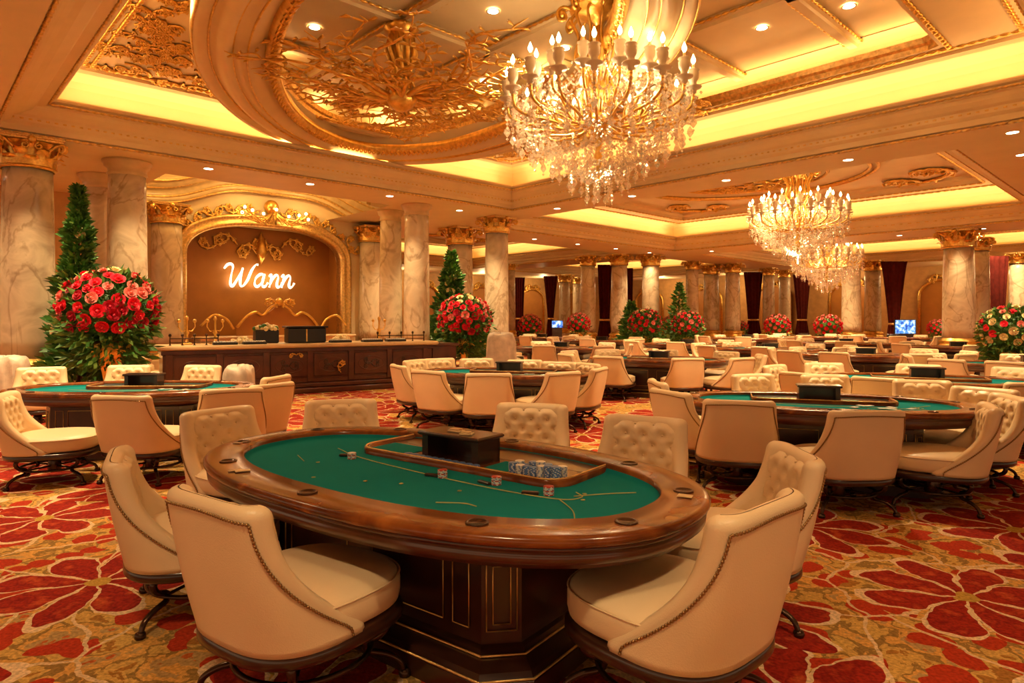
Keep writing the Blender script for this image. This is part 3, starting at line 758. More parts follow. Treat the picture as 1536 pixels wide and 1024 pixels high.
# ------------------------------------------------------------------ reception desk
P0, P1 = Vector((-6.95, 12.9)), Vector((-1.98, 16.0)); DL = (P1-P0).length; DA = math.atan2(P1.y-P0.y, P1.x-P0.x)
dk = empty('reception_desk', (P0.x, P0.y, 0), DA); tag(dk, 'long dark mahogany reception desk with carved panels and a stone top', 'desk')
m = MB(); m.box(-.1, DL+.1, -.22, 1.1, 0, .12, bev=.02); m.box(-.05, DL+.05, -.12, 1.05, .12, .22, bev=.02); m.build('plinth_step', midwood, dk)
m = MB(); m.box(0, DL, 0, 1.0, .22, 1.0); m.box(-.03, DL+.03, -.04, 1.0, .90, 1.0, bev=.015)
m.box(-.03, DL+.03, -.03, 1.0, .22, .32, bev=.015); m.build('body', midwood, dk)
NP = 6
for k in range(NP):
    x0 = .2+k*(DL-.3)/NP; x1 = x0+(DL-.3)/NP-.14; p = MB()
    for e, y0_, y1_ in ((0, -.035, 0), (.06, -.02, .0)): p.box(x0+e, x1-e, y0_, y1_, .36+e, .86-e, bev=.012)
    cx_, cz = (x0+x1)/2, .61
    p.tube([(cx_+(.3*math.cos(2*PI*i/24)), -.03, cz+.16*math.sin(2*PI*i/24)) for i in range(25)], .014, 5, caps=False)
    p.cur = 1
    put_ = lambda x, y, h: (x, -.03-h, y)
    for s in (-1, 1):
        for q_ in (-1, 1): scroll(p, put_, (cx_, cz), (0 if s > 0 else PI)+q_*.35, .17, s*q_, .010, 1)
    p.build('carved_panel', [midwood, darkwood], dk)
for k in range(NP+1):
    x = .1+k*(DL-.3)/NP; p = MB(); p.box(x-.05, x+.07, -.06, 0, .24, .92, bev=.01); p.build('pilaster', midwood, dk)
m = MB(); m.box(-.12, DL+.12, -.14, 1.12, 1.0, 1.09, bev=.025); m.build('counter_top', stone, dk)
g = MB(); put_ = lambda x, y, h: (x, -.06-h, y)
for s in (-1, 1): scroll(g, put_, (DL*.44, .84), (0 if s > 0 else PI), .13, s, .010); pass
g.build('gilded_mount', gold, dk); g = MB(); scroll(g, put_, (DL*.61, .42), PI/2, .24, 1, .010); g.build('gilded_mount', gold, dk)
m = MB(); m.box(DL+.05, DL+.7, .05, 1.0, 0, 1.0, bev=.02); m.box(DL+.0, DL+.76, 0, 1.05, 0, .2, bev=.02); m.box(DL+.0, DL+.76, 0, 1.05, .95, 1.02, bev=.02); m.build('end_post', midwood, dk)
def desk_w(x, y, z): 
    return (P0.x+x*math.cos(DA)-y*math.sin(DA), P0.y+x*math.sin(DA)+y*math.cos(DA), z)
def on_desk(mb, name, mats, x, y, z, label, cat, group=None, parts=None):
    o = mb.build(name, mats, None); o.location = desk_w(x, y, z); o.rotation_euler = (0, 0, DA); tag(o, label, cat, group); return o
# rails of brass posts
for x, l_, lab in ((.15, .9, 'low dark rail with posts on the left end of the reception counter'), (DL-1.3, 1.2, 'low dark rail with posts on the right end of the reception counter')):
    t = empty('counter_rail', desk_w(x, .25, 1.09), DA); tag(t, lab, 'rail')
    for k in range(5):
        m = MB(); m.lathe([(.03, 0), (.012, .02), (.012, .17), (.026, .19), (.03, .215), (.015, .24)], 8, (k*l_/4, 0, 0)); m.build('post', metal_dark, t)
    m = MB(); m.tube([(0, 0, .14), (l_, 0, .14)], .012, 6); m.tube([(0, 0, .06), (l_, 0, .06)], .008, 6); m.build('bar', metal_dark, t)
# items on the desk
m = MB(); m.box(-.42, .42, -.2, .2, 0, .34, bev=.02); m.box(-.46, .46, -.24, .24, .34, .38, bev=.01)
m.cur = 1; m.box(-.03, .0, -.205, -.2, .03, .31)
on_desk(m, 'black_cabinet', [black, gold], DL*.50, .55, 1.09, 'glossy black cabinet standing in the middle of the reception counter', 'cabinet')
m = MB(); m.box(-.25, .25, -.15, .15, 0, .30, bev=.02); on_desk(m, 'black_box', black, DL*.36, .75, 1.09, 'black square planter box holding white flowers on the counter', 'box')
def flower_clump(name, x, y, z, r, mats, label):
    m = MB(); rnd = random.Random(int(x*100))
    for k in range(26):
        a, q_ = rnd.uniform(0, 2*PI), rnd.uniform(0, 1)**.5; m.cur = 0 if rnd.random() < .75 else 1
        m.ball((r*q_*math.cos(a), r*.6*q_*math.sin(a), r*.5*rnd.uniform(.2, 1)*(1.2-q_)), r*.22, 6, 4)
    return on_desk(m, name, mats, x, y, z, label, 'flowers')
flower_clump('white_flowers', DL*.36, .75, 1.39, .26, [rose_cream, leafg], 'low clump of white flowers in the black box on the counter')
flower_clump('flower_bowl', DL*.27, .6, 1.11, .24, [rose_cream, stone], 'low heap of cream blooms on the counter left of the black box')
flower_clump('flower_bowl', DL*.66, .75, 1.12, .24, [rose_cream, rose_pink], 'low bowl of cream and coral flowers right of the black cabinet')
for k, x in enumerate((.5, 1.05, DL-1.1)):
    t = empty('gilt_candelabrum', desk_w(x, .7, 1.09), DA); tag(t, ['gilt candelabrum at the far left of the counter', 'gilt candelabrum second from the left on the counter', 'gilt candelabrum near the right end of the counter'][k], 'candelabrum')
    m = MB(); m.lathe([(.12, 0), (.10, .03), (.03, .06), (.025, .2), (.05, .25), (.02, .3), (.02, .5), (.04, .54), (.02, .6)], 10); m.build('stem', gold, t)
    for s in (-1, 1):
        m = MB(); m.tube([(0, 0, .3), (s*.1, 0, .28), (s*.16, 0, .38), (s*.15, 0, .48)], .012, 6); m.ball((s*.15, 0, .5), .04, 6, 4); m.build('arm', gold, t)
# chip trays along the desk
for x in (DL*.2, DL*.3, DL*.62, DL*.75, DL*.85):
    m = MB(); m.box(-.24, .24, -.1, .1, 0, .05, bev=.01); m.cur = 1
    for k in range(9): m.tube([(-.2+k*.05, -.08, .06), (-.2+k*.05, .08, .06)], .02, 6)
    on_desk(m, 'coin_tray', [black, chip_white], x, .18, 1.09, 'black tray of pale tokens along the front of the reception counter', 'tray', 'token trays on the reception counter')
# back bar in front of the panel with mirrored headboards
bk = empty('back_counter', W(9.25, 21.2, 0), ROOM); tag(bk, 'low gilt trimmed counter under the reception arch behind the desk', 'counter')
m = MB(); m.box(-2.6, 2.6, -.35, .35, 0, 1.0); m.box(-2.65, 2.65, -.42, .42, 1.0, 1.08, bev=.02); m.build('body', [stone], bk)
g = MB(); put_ = lambda x, y, h: (x, -h, y)
for s in (-1, 1):
    pts = [(0, 0, 2.15), (s*.3, 0, 2.0), (s*.55, 0, 1.75), (s*.8, 0, 1.85), (s*1.1, 0, 1.7), (s*1.4, 0, 1.35)]
    g.tube(catmull(pts, 5), .045, 6)
    scroll(g, put_, (s*.1, 2.0), PI/2-s*.9, .4, s, .04)
    g.tube(catmull([(s*1.5, 0, 1.3), (s*1.7, 0, 1.6), (s*2.0, 0, 1.75), (s*2.2, 0, 1.7), (s*2.5, 0, 1.4)], 5), .04, 6)
g.ball((0, 0, 2.2), .14, 8, 6); g.build('crest_rail', gold, bk)
m = MB(); m.add([(-1.4, .05, 1.08), (1.4, .05, 1.08), (1.4, .05, 1.35), (1.1, .05, 1.68), (.8, .05, 1.8), (.5, .05, 1.72), (0, .05, 2.1), (-.5, .05, 1.72), (-.8, .05, 1.8), (-1.1, .05, 1.68), (-1.4, .05, 1.35)], [tuple(range(11))])
m.add([(x, .10, z) for x, _, z in m.v[:11]], [tuple(reversed(range(11)))]); 
for i in range(11): m.f.append((i, (i+1) % 11, 11+(i+1) % 11, 11+i)); m.mi.append(0)
m.flat = set(range(len(m.f))); m.build('back_panel', panelbrown, bk)

# ------------------------------------------------------------------ chairs
ZB, ZT = .325, .905
def u_curve(z, off, N_=44):
    """outer (off=0) or inner (off>0) plan curve of the shell at height z, from the right front edge round the back to the left"""
    t = (z-ZB)/(ZT-ZB); t = max(0, min(1.02, t))
    hx = lerp(.335, .295, t**.8)-off; hy = .34-off; n = lerp(2.9, 6.5, t)
    lean = -.085*t**1.25-.012*math.sin(PI*t)
    yc = lerp(.02, -.285, 1-(1-max(0, min(1, (t-.07)/.93)))**2.3)
    yc = max(-.335+off+.02, yc)
    yc_n = yc/hy; yc_n = max(-.995, min(.99, yc_n))
    p0 = math.asin(math.copysign(abs(yc_n)**(n/2), yc_n))
    K = 160; raw = []
    for k in range(K+1):
        ph = p0+(-PI-2*p0)*k/K; c, s = math.cos(ph), math.sin(ph)
        raw.append((hx*math.copysign(abs(c)**(2/n), c), hy*math.copysign(abs(s)**(2/n), s)+lean))
    d = [0]
    for k in range(K): d.append(d[-1]+math.hypot(raw[k+1][0]-raw[k][0], raw[k+1][1]-raw[k][1]))
    out = []; j = 0
    for i in range(N_):
        tt = d[-1]*i/(N_-1)
        while j < K-1 and d[j+1] < tt: j += 1
        q_ = (tt-d[j])/max(1e-9, d[j+1]-d[j]); out.append((lerp(raw[j][0], raw[j+1][0], q_), lerp(raw[j][1], raw[j+1][1], q_)))
    return out
def make_chair():
    t = empty('casino_chair'); t.scale = (1.14, 1.12, 1)
    N_ = 44; rows = []; rad = .045
    zs = [ZB+(ZT-rad-ZB)*i/20 for i in range(21)]
    for z in zs:
        th = lerp(.085, .075, (z-ZB)/(ZT-ZB))
        o = u_curve(z, 0, N_); i_ = u_curve(z, th, N_)
        def nose(a, b_, nxt):
            mx_, my = (a[0]+b_[0])/2, (a[1]+b_[1])/2; dx, dy = a[0]-nxt[0], a[1]-nxt[1]; l_ = math.hypot(dx, dy) or 1
            hw = math.hypot(a[0]-b_[0], a[1]-b_[1])/2
            return [(lerp(a[0], b_[0], .15)+dx/l_*hw*.55, lerp(a[1], b_[1], .15)+dy/l_*hw*.55), (mx_+dx/l_*hw*.85, my+dy/l_*hw*.85), (lerp(a[0], b_[0], .85)+dx/l_*hw*.55, lerp(a[1], b_[1], .85)+dy/l_*hw*.55)]
        loop = [(x, y, z) for x, y in o] + [(x, y, z) for x, y in nose(o[-1], i_[-1], o[-2])] + [(x, y, z) for x, y in reversed(i_)] + [(x, y, z) for x, y in reversed(nose(o[0], i_[0], o[1]))]
        rows.append(loop)
    # rounded top: shrink each loop towards its centreline
    last = rows[-1]; zt = zs[-1]; o = u_curve(zt, 0, N_); i_ = u_curve(zt, .075, N_)
    mid = [((a[0]+b_[0])/2, (a[1]+b_[1])/2) for a, b_ in zip(o, i_)]
    cl_ = mid+[mid[-1]]*3+list(reversed(mid))+[mid[0]]*3
    for k in range(1, 6):
        a = PI/2*k/5; s_ = max(.05, math.cos(a)); dz = rad*math.sin(a)
        rows.append([(c[0]+(p[0]-c[0])*s_, c[1]+(p[1]-c[1])*s_-.01*math.sin(a), zt+dz) for p, c in zip(last, cl_)])
    m = MB(); m.loft(rows, closed=True, cap0=True, cap1=False)
    m.build('backrest', leather, t)
    # tufted inner panel
    m = MB(); nx, nz = 41, 33; g_ = []
    bt = []
    for r_ in range(5):
        zc = .55+r_*.075
        for c in range(4 if r_ % 2 == 0 else 3): bt.append(((c-(1.5 if r_ % 2 == 0 else 1))*.124, zc))
    for j in range(nz):
        z = .47+(.875-.47)*j/(nz-1); tt = (z-ZB)/(ZT-ZB); row = []; hx = lerp(.335, .295, tt**.8); sx_ = min(1, (hx-.045)/.25)*.245/.215
        for i in range(nx):
            x = (-.215+.43*i/(nx-1))*sx_; n = lerp(2.9, 6.5, tt); lean = -.085*tt**1.25-.012*math.sin(PI*tt)
            yb = -(.34-.08)*(max(0, 1-min(.72, abs(x)/hx)**n))**(1/n)+lean
            ex = min(1, (1-min(1, abs(x)/(.215*sx_)))*6)*min(1, min(j, nz-1-j)/3)
            dd = min(math.hypot(x-bx, (z-bz)) for bx, bz in bt)
            puff = .030*(1-math.exp(-(dd/.028)**2*.8))
            # diagonal pleats between buttons
            a1 = abs(((x/.124+(z-.55)/.150)+.5) % 1-.5); a2 = abs(((x/.124-(z-.55)/.150)+.5) % 1-.5)
            pl = -.007*(math.exp(-(min(a1, a2)/.07)**2))
            row.append((x, yb-.02+(.02+puff+pl)*ex+.004, z))
        g_.append(row)
    m.loft(g_, closed=False)
    for bx, bz in bt:
        i = round((bx/1.1+.215)/.43*(nx-1)); j = round((bz-.47)/.405*(nz-1)); m.ball((bx, g_[j][i][1]+.002, bz), .009, 6, 4)
    m.build('tufted_panel', leather, t)
    # nailhead trim on the outer shell
    ins = 3; path = []
    for z in [ZB+.01+(ZT-rad-.02-ZB)*i/22 for i in range(23)]:
        c = u_curve(z, -.003, 100); L_ = sum(math.hypot(c[k+1][0]-c[k][0], c[k+1][1]-c[k][1]) for k in range(99))
        kf = min(40, max(1, .045/L_*99)); k = int(kf); path.append((lerp(c[k][0], c[k+1][0], kf-k), lerp(c[k][1], c[k+1][1], kf-k), z))
    ztop = path[-1][2]; c = u_curve(ztop, -.003, 100); k0 = k
    right = path; top = [(c[k][0], c[k][1], ztop+.012*math.sin(PI*(k-k0)/(99-2*k0))) for k in range(k0+1, 99-k0)]; left = [(-x, y, z) for x, y, z in reversed(path)]
    full = [Vector(p) for p in right+top+left]
    m = MB(); m.tube(full, .004, 5)
    # beads
    acc = 0; sp_ = .0145
    for a, b_ in zip(full[:-1], full[1:]):
        l_ = (b_-a).length; q_ = acc
        while q_ < l_:
            m.ball(a+(b_-a)*(q_/l_), .0068, 5, 3); q_ += sp_
        acc = q_-l_
    m.build('nailhead_trim', piping, t)
    # seat
    m = MB(); rows = []
    def sring(e, z, yo=0): return [(x, y+.035+yo, z) for x, y in (sell(.325-e, .345-e, 2.7, k, 56) for k in range(56))]
    for e, z in ((.03, .335), (.006, .35), (0, .38), (0, .43), (.006, .455), (.022, .472), (.05, .485), (.11, .497), (.2, .504), (.30, .507)): rows.append(sring(e, z))
    m.loft(rows, cap0=True, cap1=True)
    m.build('seat', leather, t)
    m = MB(); m.tube([sring(.003, .458)[k % 56] for k in range(57)], .0045, 5, caps=False)
    m.build('seat_piping', leather, t)
    m = MB(); R2 = lambda e, z: [(x, y+.0175, z) for x, y in (sell(.342-e, .362-e, 2.8, k, 56) for k in range(56))]
    m.loft([R2(.05, .268), R2(.012, .272), (R2(0, .285)), R2(0, .32), R2(.012, .332), R2(.05, .334)], cap0=True, cap1=True)
    m.build('seat_rail', darkwood, t)
    for k in range(4):
        a = PI/4+k*PI/2; m = MB(); ca, sa = math.cos(a), math.sin(a)
        pr_ = [(.30, .275), (.325, .235), (.30, .19), (.245, .165), (.25, .125), (.32, .105), (.375, .07), (.395, .02)]
        P = catmull([(r_*ca, r_*sa+.0175, z) for r_, z in pr_], 4); n = len(P)
        m.tube(P, [lerp(.019, .0125, i/n) for i in range(n)], 8)
        m.lathe([(.022, 0), (.026, .012), (.022, .03), (.012, .036)], 10, (.397*ca, .397*sa+.0175, 0))
        m.build('leg', metal_dark, t)
    m = MB(); m.tube([(.262*math.cos(2*PI*k/40), .262*math.sin(2*PI*k/40)+.0175, .155) for k in range(41)], .0125, 6, caps=False)
    m.lathe([(.05, .10), (.055, .12), (.05, .2), (.035, .27)], 14, (0, .0175, 0))
    for k in range(4):
        a = PI/4+k*PI/2; m.tube([(.04*math.cos(a), .04*math.sin(a)+.0175, .155), (.26*math.cos(a), .26*math.sin(a)+.0175, .155)], .009, 6)
    m.build('foot_ring', metal_dark, t)
    return t
chair0 = make_chair(); used = [False]
tree_of(chair0)
# joined single mesh for the far chairs
def joined(proto, name):
    vs, fs, mi, mats, sm = [], [], [], [], []
    for c in kids(proto):
        me = c.data; o = len(vs); vs += [tuple(v.co) for v in me.vertices]
        if me.materials[0] not in mats: mats.append(me.materials[0])
        k = mats.index(me.materials[0])
        for p in me.polygons: fs.append(tuple(i+o for i in p.vertices)); mi.append(k); sm.append(p.use_smooth)
    me = bpy.data.meshes.new(name); me.from_pydata(vs, [], fs)
    for m_ in mats: me.materials.append(m_)
    me.polygons.foreach_set('material_index', np.array(mi, dtype=np.int32)); me.polygons.foreach_set('use_smooth', np.array(sm)); me.update()
    return me
far_chair = joined(chair0, 'casino_chair')
NCH = [0]
def put_chair(x, y, th, label, group, parts=True, s=1):
    if parts:
        if not used[0]: o = chair0; used[0] = True
        else: o = copy_tree(chair0)
    else:
        o = bpy.data.objects.new('casino_chair', far_chair); COL.objects.link(o); o.scale = (1.14, 1.12, 1)
    o.location = (x, y, 0); o.scale = (1.14, 1.12, 1); o.rotation_euler = (0, 0, -math.radians(th)); tag(o, label, 'chair', group); NCH[0] += 1
    return o
def chair_px(px, ytop, th, label, group=None, dd=0):
    d = (H-.92)*F/(ytop-HY)+dd; x, y = at(px, d); a = math.radians(th)
    o = put_chair(x+.37*math.sin(a), y+.37*math.cos(a), th, label, group)
    o.scale = (1.14, 1.12, 1.05 if d < 2.8 else 1.0)
    return o

# ------------------------------------------------------------------ tables
TA, TB_, TN = 1.64, .95, 2.35
def trn(e, z, n=TN): return sell_ring(TA-e, TB_-e, n, 120, z)
def make_table(detail=True):
    t = empty('poker_table')
    m = MB(); m.loft([trn(e, z) for e, z in ((.235, .755), (.232, .795), (.222, .803), (.03, .800), (.012, .795), (0.0, .780), (0.002, .765), (.012, .752), (.02, .75))]); m.build('rail', railwood, t)
    m = MB(); m.loft([trn(e, z) for e, z in ((.02, .752), (.012, .745), (.02, .735), (.035, .728), (.02, .715), (.024, .685), (.05, .672), (.06, .655), (.10, .645), (.5, .645))]); m.build('apron', midwood, t)
    m = MB(); m.loft([trn(.235, .775), trn(.25, .757), trn(.27, .752), trn(.32, .750)], cap1=True); m.build('felt', felt, t)
    def oct_(hx, hy, c, z): return [(hx-c, -hy, z), (hx, -hy+c, z), (hx, hy-c, z), (hx-c, hy, z), (-hx+c, hy, z), (-hx, hy-c, z), (-hx, -hy+c, z), (-hx+c, -hy, z)]
    m = MB(); m.loft([oct_(1.10, .64, .17, 0), oct_(1.10, .64, .17, .09), oct_(1.07, .61, .16, .12), oct_(1.0, .54, .14, .15), oct_(.98, .52, .14, .17), oct_(.96, .50, .13, .18), oct_(.96, .50, .13, .60), oct_(1.04, .56, .15, .65)], cap0=True, cap1=True, flat=True); m.build('pedestal', darkwood, t)
    if detail:
        g = MB()
        for z, hx, hy, c in ((.155, 1.005, .545, .14), (.10, 1.095, .635, .168)):
            R_ = oct_(hx, hy, c, z); g.tube(R_+[R_[0]], .006, 5)
        # outlined panels on the chamfers and beside them
        for sx in (-1, 1):
            for sy in (-1, 1):
                x0, y0, x1, y1 = sx*.96, sy*(.50-.13), sx*(.96-.13), sy*.50
                for a, b_ in (((x0, y0), (x1, y1)), ):
                    for f0, f1 in ((.12, .88), (.28, .72)):
                        o_ = .006
                        A = (lerp(a[0], b_[0], f0)+sx*o_, lerp(a[1], b_[1], f0)+sy*o_); B = (lerp(a[0], b_[0], f1)+sx*o_, lerp(a[1], b_[1], f1)+sy*o_); zz = (.24, .56) if f0 < .2 else (.27, .53)
                        g.tube([(*A, zz[0]), (*B, zz[0]), (*B, zz[1]), (*A, zz[1]), (*A, zz[0])], .004, 4)
                for f0, f1 in ((.76, .66), (.60, .1)):
                    X0, X1 = sx*f0, sx*f1; Y = sy*.505
                    g.tube([(X0, Y, .24), (X1, Y, .24), (X1, Y, .56), (X0, Y, .56), (X0, Y, .24)], .004, 4)
        g.build('gilt_line', goldline, t)
        ln = MB()
        def lp(pts, r_=.0035, n=8): ln.tube([(x, y, .7525) for x, y, *_ in catmull([(a, b_, 0) for a, b_ in pts], n)], r_, 4)
        lp([(-.95, .10), (-.6, .0), (0, -.06), (.6, -.08), (.95, -.04), (1.02, .06), (.95, .12)])
        lp([(.95, -.04), (1.1, -.16), (1.2, -.3)]); lp([(.98, .05), (1.1, .2), (1.2, .3)]); lp([(-.98, -.2), (-.8, -.28)]); lp([(.5, -.45), (.62, -.38), (.7, -.38)])
        for x, y in ((-.7, -.25), (-.1, -.38), (.45, -.22), (.1, -.3), (1.05, .02), (1.0, .12), (-.4, -.5)): ln.lathe([(.012, .7515), (.012, .7545), (.001, .7545)], 8, (x, y, 0))
        ln.build('felt_marking', feltline, t)
        for k in range(10):
            a = 2*PI*(k+.5)/10; x, y = (TA-.125)*math.copysign(abs(math.cos(a))**(2/TN), math.cos(a)), (TB_-.125)*math.copysign(abs(math.sin(a))**(2/TN), math.sin(a))
            c = MB(); c.lathe([(.048, .798), (.050, .8065), (.040, .8075), (.037, .802), (.0, .8015)], 20, (x, y, 0)); c.build('cup_holder', metal_dark, t)
    # dealer's tray
    m = MB()
    def tray_ring(e, z):
        x0, x1, y0, y1 = -.78+e, .86-e, .10+e, .78-e; R_ = max(.02, .16-e); out = []
        for cx_, cy_, a0 in ((x1-R_, y0+R_, -PI/2), (x1-R_, y1-R_, 0), (x0+R_, y1-R_, PI/2), (x0+R_, y0+R_, PI)):
            for k in range(7): a = a0+PI/2*k/6; out.append((cx_+R_*math.cos(a), cy_+R_*math.sin(a), z))
        return out
    m.loft([tray_ring(0, .745), tray_ring(0, .785), tray_ring(.008, .79), tray_ring(.022, .79), tray_ring(.028, .785), tray_ring(.03, .77)], cap1=True); m.build('dealer_tray', [goldline if False else railwood], t)
    if detail:
        m = MB(); m.tube([tray_ring(.013, .791)[k % 28] for k in range(29)], .006, 5, caps=False); m.build('tray_edge', goldline, t)
        m = MB()
        for x0, x1 in ((-.70, -.36), (.28, .46)):
            m = MB(); m.box(x0, x1, .17, .40, .768, .776); m.build('tray_felt', felt, t)
        m = MB()
        m.add([(x, y, z) for x, y, z in ((-.74, .45, .771), (.82, .45, .771), (.82, .74, .771), (-.74, .74, .771))], [(0, 1, 2, 3)])
        m.build('tray_well', darkwood, t)
    m = MB(); m.box(-.25, .25, .17, .42, .915, .94, bev=.008); m.box(-.23, -.18, .19, .40, .77, .915); m.box(.18, .23, .19, .40, .77, .915); m.box(-.23, .23, .37, .40, .77, .915); m.build('dealer_box', darkwood if not detail else darkwood, t)
    return t
tb = make_table(); TABLES = [(tb, (-.47, 3.80))]
tree_of(tb)
tb.location = (-.50, 3.82, 0); tb.rotation_euler = (0, 0, math.radians(-37))
tag(tb, 'large oval poker table with green felt and glossy walnut rail, nearest the camera', 'table')
far_table = joined(tb, 'poker_table')
def put_table(x, y, rz, label, parts=True, s=.9):
    if parts: o = copy_tree(tb)
    else: o = bpy.data.objects.new('poker_table', far_table); COL.objects.link(o)
    o.location = (x, y, 0); o.rotation_euler = (0, 0, math.radians(rz)); o.scale = (s, s, 1); tag(o, label, 'table'); TABLES.append((o, (x, y))); return o
put_table(-4.72, 8.1, 4, 'oval green poker table at the left, in front of the reception desk', s=.88)
put_table(-.10, 10.4, -14, 'oval green poker table in the middle distance, centre of the room', s=.87)
put_table(3.2, 6.7, -18, 'oval green poker table on the right, second nearest', s=.87)
# chairs round the near table
G1 = None
chair_px(334, 750, 35, 'large cream chair in the left foreground, its studded back to the camera')
chair_px(190, 675, 62, 'cream chair at far left of the near table, turned sideways')
chair_px(330, 610, 125, 'tufted cream chair at the left end of the near table')
chair_px(512, 597, 165, 'tufted cream chair behind the near table, low back left of the dealer box')
chair_px(797, 603, 195, 'tufted cream chair directly behind the near table, right of the dealer box')
chair_px(966, 622, 208, 'tufted cream chair behind the right end of the near table')
chair_px(1184, 670, 272, 'cream chair at the right end of the near table, seen edge-on over another chair')
chair_px(1128, 760, -42, 'large cream chair in the right foreground facing left towards the near table')
# left table
chair_px(185, 589, 8, 'cream chair with its back to the camera at the left table, centre')
chair_px(12, 587, 68, 'cream chair at the left picture edge facing right to the left table')
chair_px(348, 579, -28, 'cream chair at the left table, back view partly behind a tufted chair')
chair_px(406, 572, -62, 'cream chair at the right end of the left table, turned to the left')
chair_px(412, 561, -80, 'cream chair just behind another at the right end of the left table')
chair_px(62, 549, 150, 'tufted cream chair behind the left table, below the marble column')
chair_px(193, 546, 172, 'tufted cream chair behind the left table, below the red bouquet')
chair_px(303, 546, 190, 'tufted cream chair behind the left table, before the desk')
# middle table
chair_px(600, 545, 62, 'cream chair at the left end of the middle table, seen from the side')
chair_px(644, 553, 36, 'cream chair at the front left of the middle table with its seat to the right')
chair_px(733, 557, 0, 'cream chair squarely back to the camera at the middle table')
chair_px(843, 555, -36, 'cream chair at the front right of the middle table with its seat to the left')
chair_px(896, 549, -64, 'cream chair at the right end of the middle table, turned left')
chair_px(624, 538, 120, 'cream chair behind the left end of the middle table')
chair_px(659, 536, 150, 'tufted cream chair behind the middle table, leftmost of its back row')
chair_px(715, 536, 172, 'tufted cream chair behind the middle table, behind its dealer box')
chair_px(787, 538, 185, 'tufted cream chair behind the middle table, right of its dealer box')
chair_px(838, 541, 200, 'tufted cream chair behind the middle table towards its right end')
chair_px(880, 543, 240, 'cream chair behind the right end of the middle table')
# right table
chair_px(1108, 596, 16, 'cream chair with its back to the camera at the left of the right table')
chair_px(1297, 611, -3, 'cream chair squarely back to the camera in front of the right table')
chair_px(1478, 604, -62, 'cream chair at the front right of the right table, its seat to the left')
chair_px(1510, 590, -78, 'cream chair at the right end of the right table, behind a sideways one')
chair_px(1008, 582, 66, 'cream chair at the left end of the right table, nearer of two facing right')
chair_px(990, 568, 88, 'cream chair just behind the left end of the right table')
chair_px(1130, 559, 165, 'tufted cream chair behind the right table, leftmost of its back row')
chair_px(1238, 560, 180, 'tufted cream chair behind the right table, middle of its back row')
chair_px(1384, 568, 195, 'tufted cream chair behind the right table, rightmost of its back row')
chair_px(1475, 579, 235, 'tufted cream chair behind the far right corner of the right table')

# further tables with chairs all round
def table_set(px, ytab, rz, tl, cl_, parts, phis):
    d = (H-.80)*F/(ytab-HY); x, y = at(px, d)
    put_table(x, y, rz, tl, parts)
    r_ = math.radians(rz); rnd = random.Random(int(px))
    for k, ph in enumerate(phis):
        a = math.radians(ph); lx, ly = (TA*.9+.24)*math.copysign(abs(math.cos(a))**(.85), math.cos(a)), (TB_*.9+.24)*math.copysign(abs(math.sin(a))**(.85), math.sin(a))
        wx, wy = x+lx*math.cos(r_)-ly*math.sin(r_), y+lx*math.sin(r_)+ly*math.cos(r_)
        tx, ty = x+(lx*.45)*math.cos(r_), y+(lx*.45)*math.sin(r_)
        th = math.degrees(math.atan2(tx-wx, ty-wy))+rnd.uniform(-18, 18)
        put_chair(wx, wy, th, cl_, 'chairs around the '+tl, parts)
A8 = (8, 52, 90, 130, 172, 215, 252, 290, 328); 
SETS = [
 (1395, 567, -24, 'green poker table just behind the right table, below the large marble column', True),
 (985, 536.5, -24, 'green poker table right of centre, before the big red bouquets', True),
 (1560, 545, -24, 'green poker table at the right edge under the multicoloured bouquet', True),
 (1300, 531, -24, 'green poker table behind another on the right, before the large column', True),
 (1155, 522, -24, 'green poker table far back, below the red bouquet left of the second chandelier', False),
 (838, 520, -24, 'green poker table far back, below the round red bouquet', False),
 (1030, 515, -24, 'green poker table far back, before the two joined red bouquets', False),
 (900, 510, -24, 'green poker table far back between the small bouquet and the big one', False),
 (1270, 514, -24, 'green poker table far back beneath the third chandelier', False),
 (1440, 519.5, -24, 'green poker table far back beside the large right column', False),
 (1120, 507, -24, 'small looking poker table in the farthest row left of the drape', False),
 (1205, 504.5, -24, 'small looking poker table in the farthest row by the ball bouquet', False),
 (1340, 506, -24, 'small looking poker table in the farthest row below the blue screen', False),
 (810, 505.5, -24, 'small looking poker table in the farthest row at the left', False),
]
for px, yt, rz, tl, parts in SETS:
    table_set(px, yt, rz, tl, 'cream chair at the '+' '.join(tl.replace('small looking ', '').replace('green poker ', '').split()[:12]), parts, A8 if parts else (10, 60, 120, 170, 220, 270, 320))

# ------------------------------------------------------------------ things on the near table
TL = math.radians(-37)
def on_table(lx, ly, z): return (-.50+lx*math.cos(TL)-ly*math.sin(TL), 3.82+lx*math.sin(TL)+ly*math.cos(TL), z)
def chip_mesh(mat):
    m = MB(); m.lathe([(.019, 0), (.0205, .0008), (.0205, .0032), (.019, .004), (.001, .004)], 16, cap=False)
    m.cur = 1
    for k in range(6):
        a = 2*PI*k/6; m.add([(.0208*math.cos(a+q_), .0208*math.sin(a+q_), z) for q_ in (-.16, .16) for z in (.0006, .0034)], [(0, 2, 3, 1)])
    o = m.build('betting_chip', [mat, chip_white if mat != chip_white else chip_blue]); return o
protoc = {}
def put_chip(mat, loc, label, group):
    if mat.name not in protoc: o = chip_mesh(mat); protoc[mat.name] = o
    else: o = protoc[mat.name].copy(); COL.objects.link(o)
    o.location = loc; o.rotation_euler = (0, 0, random.uniform(0, 6)); o.scale = (1.35, 1.35, 1.6); tag(o, label, 'chip', group)
cols = [chip_blue, chip_white, chip_blue, chip_white, chip_red]
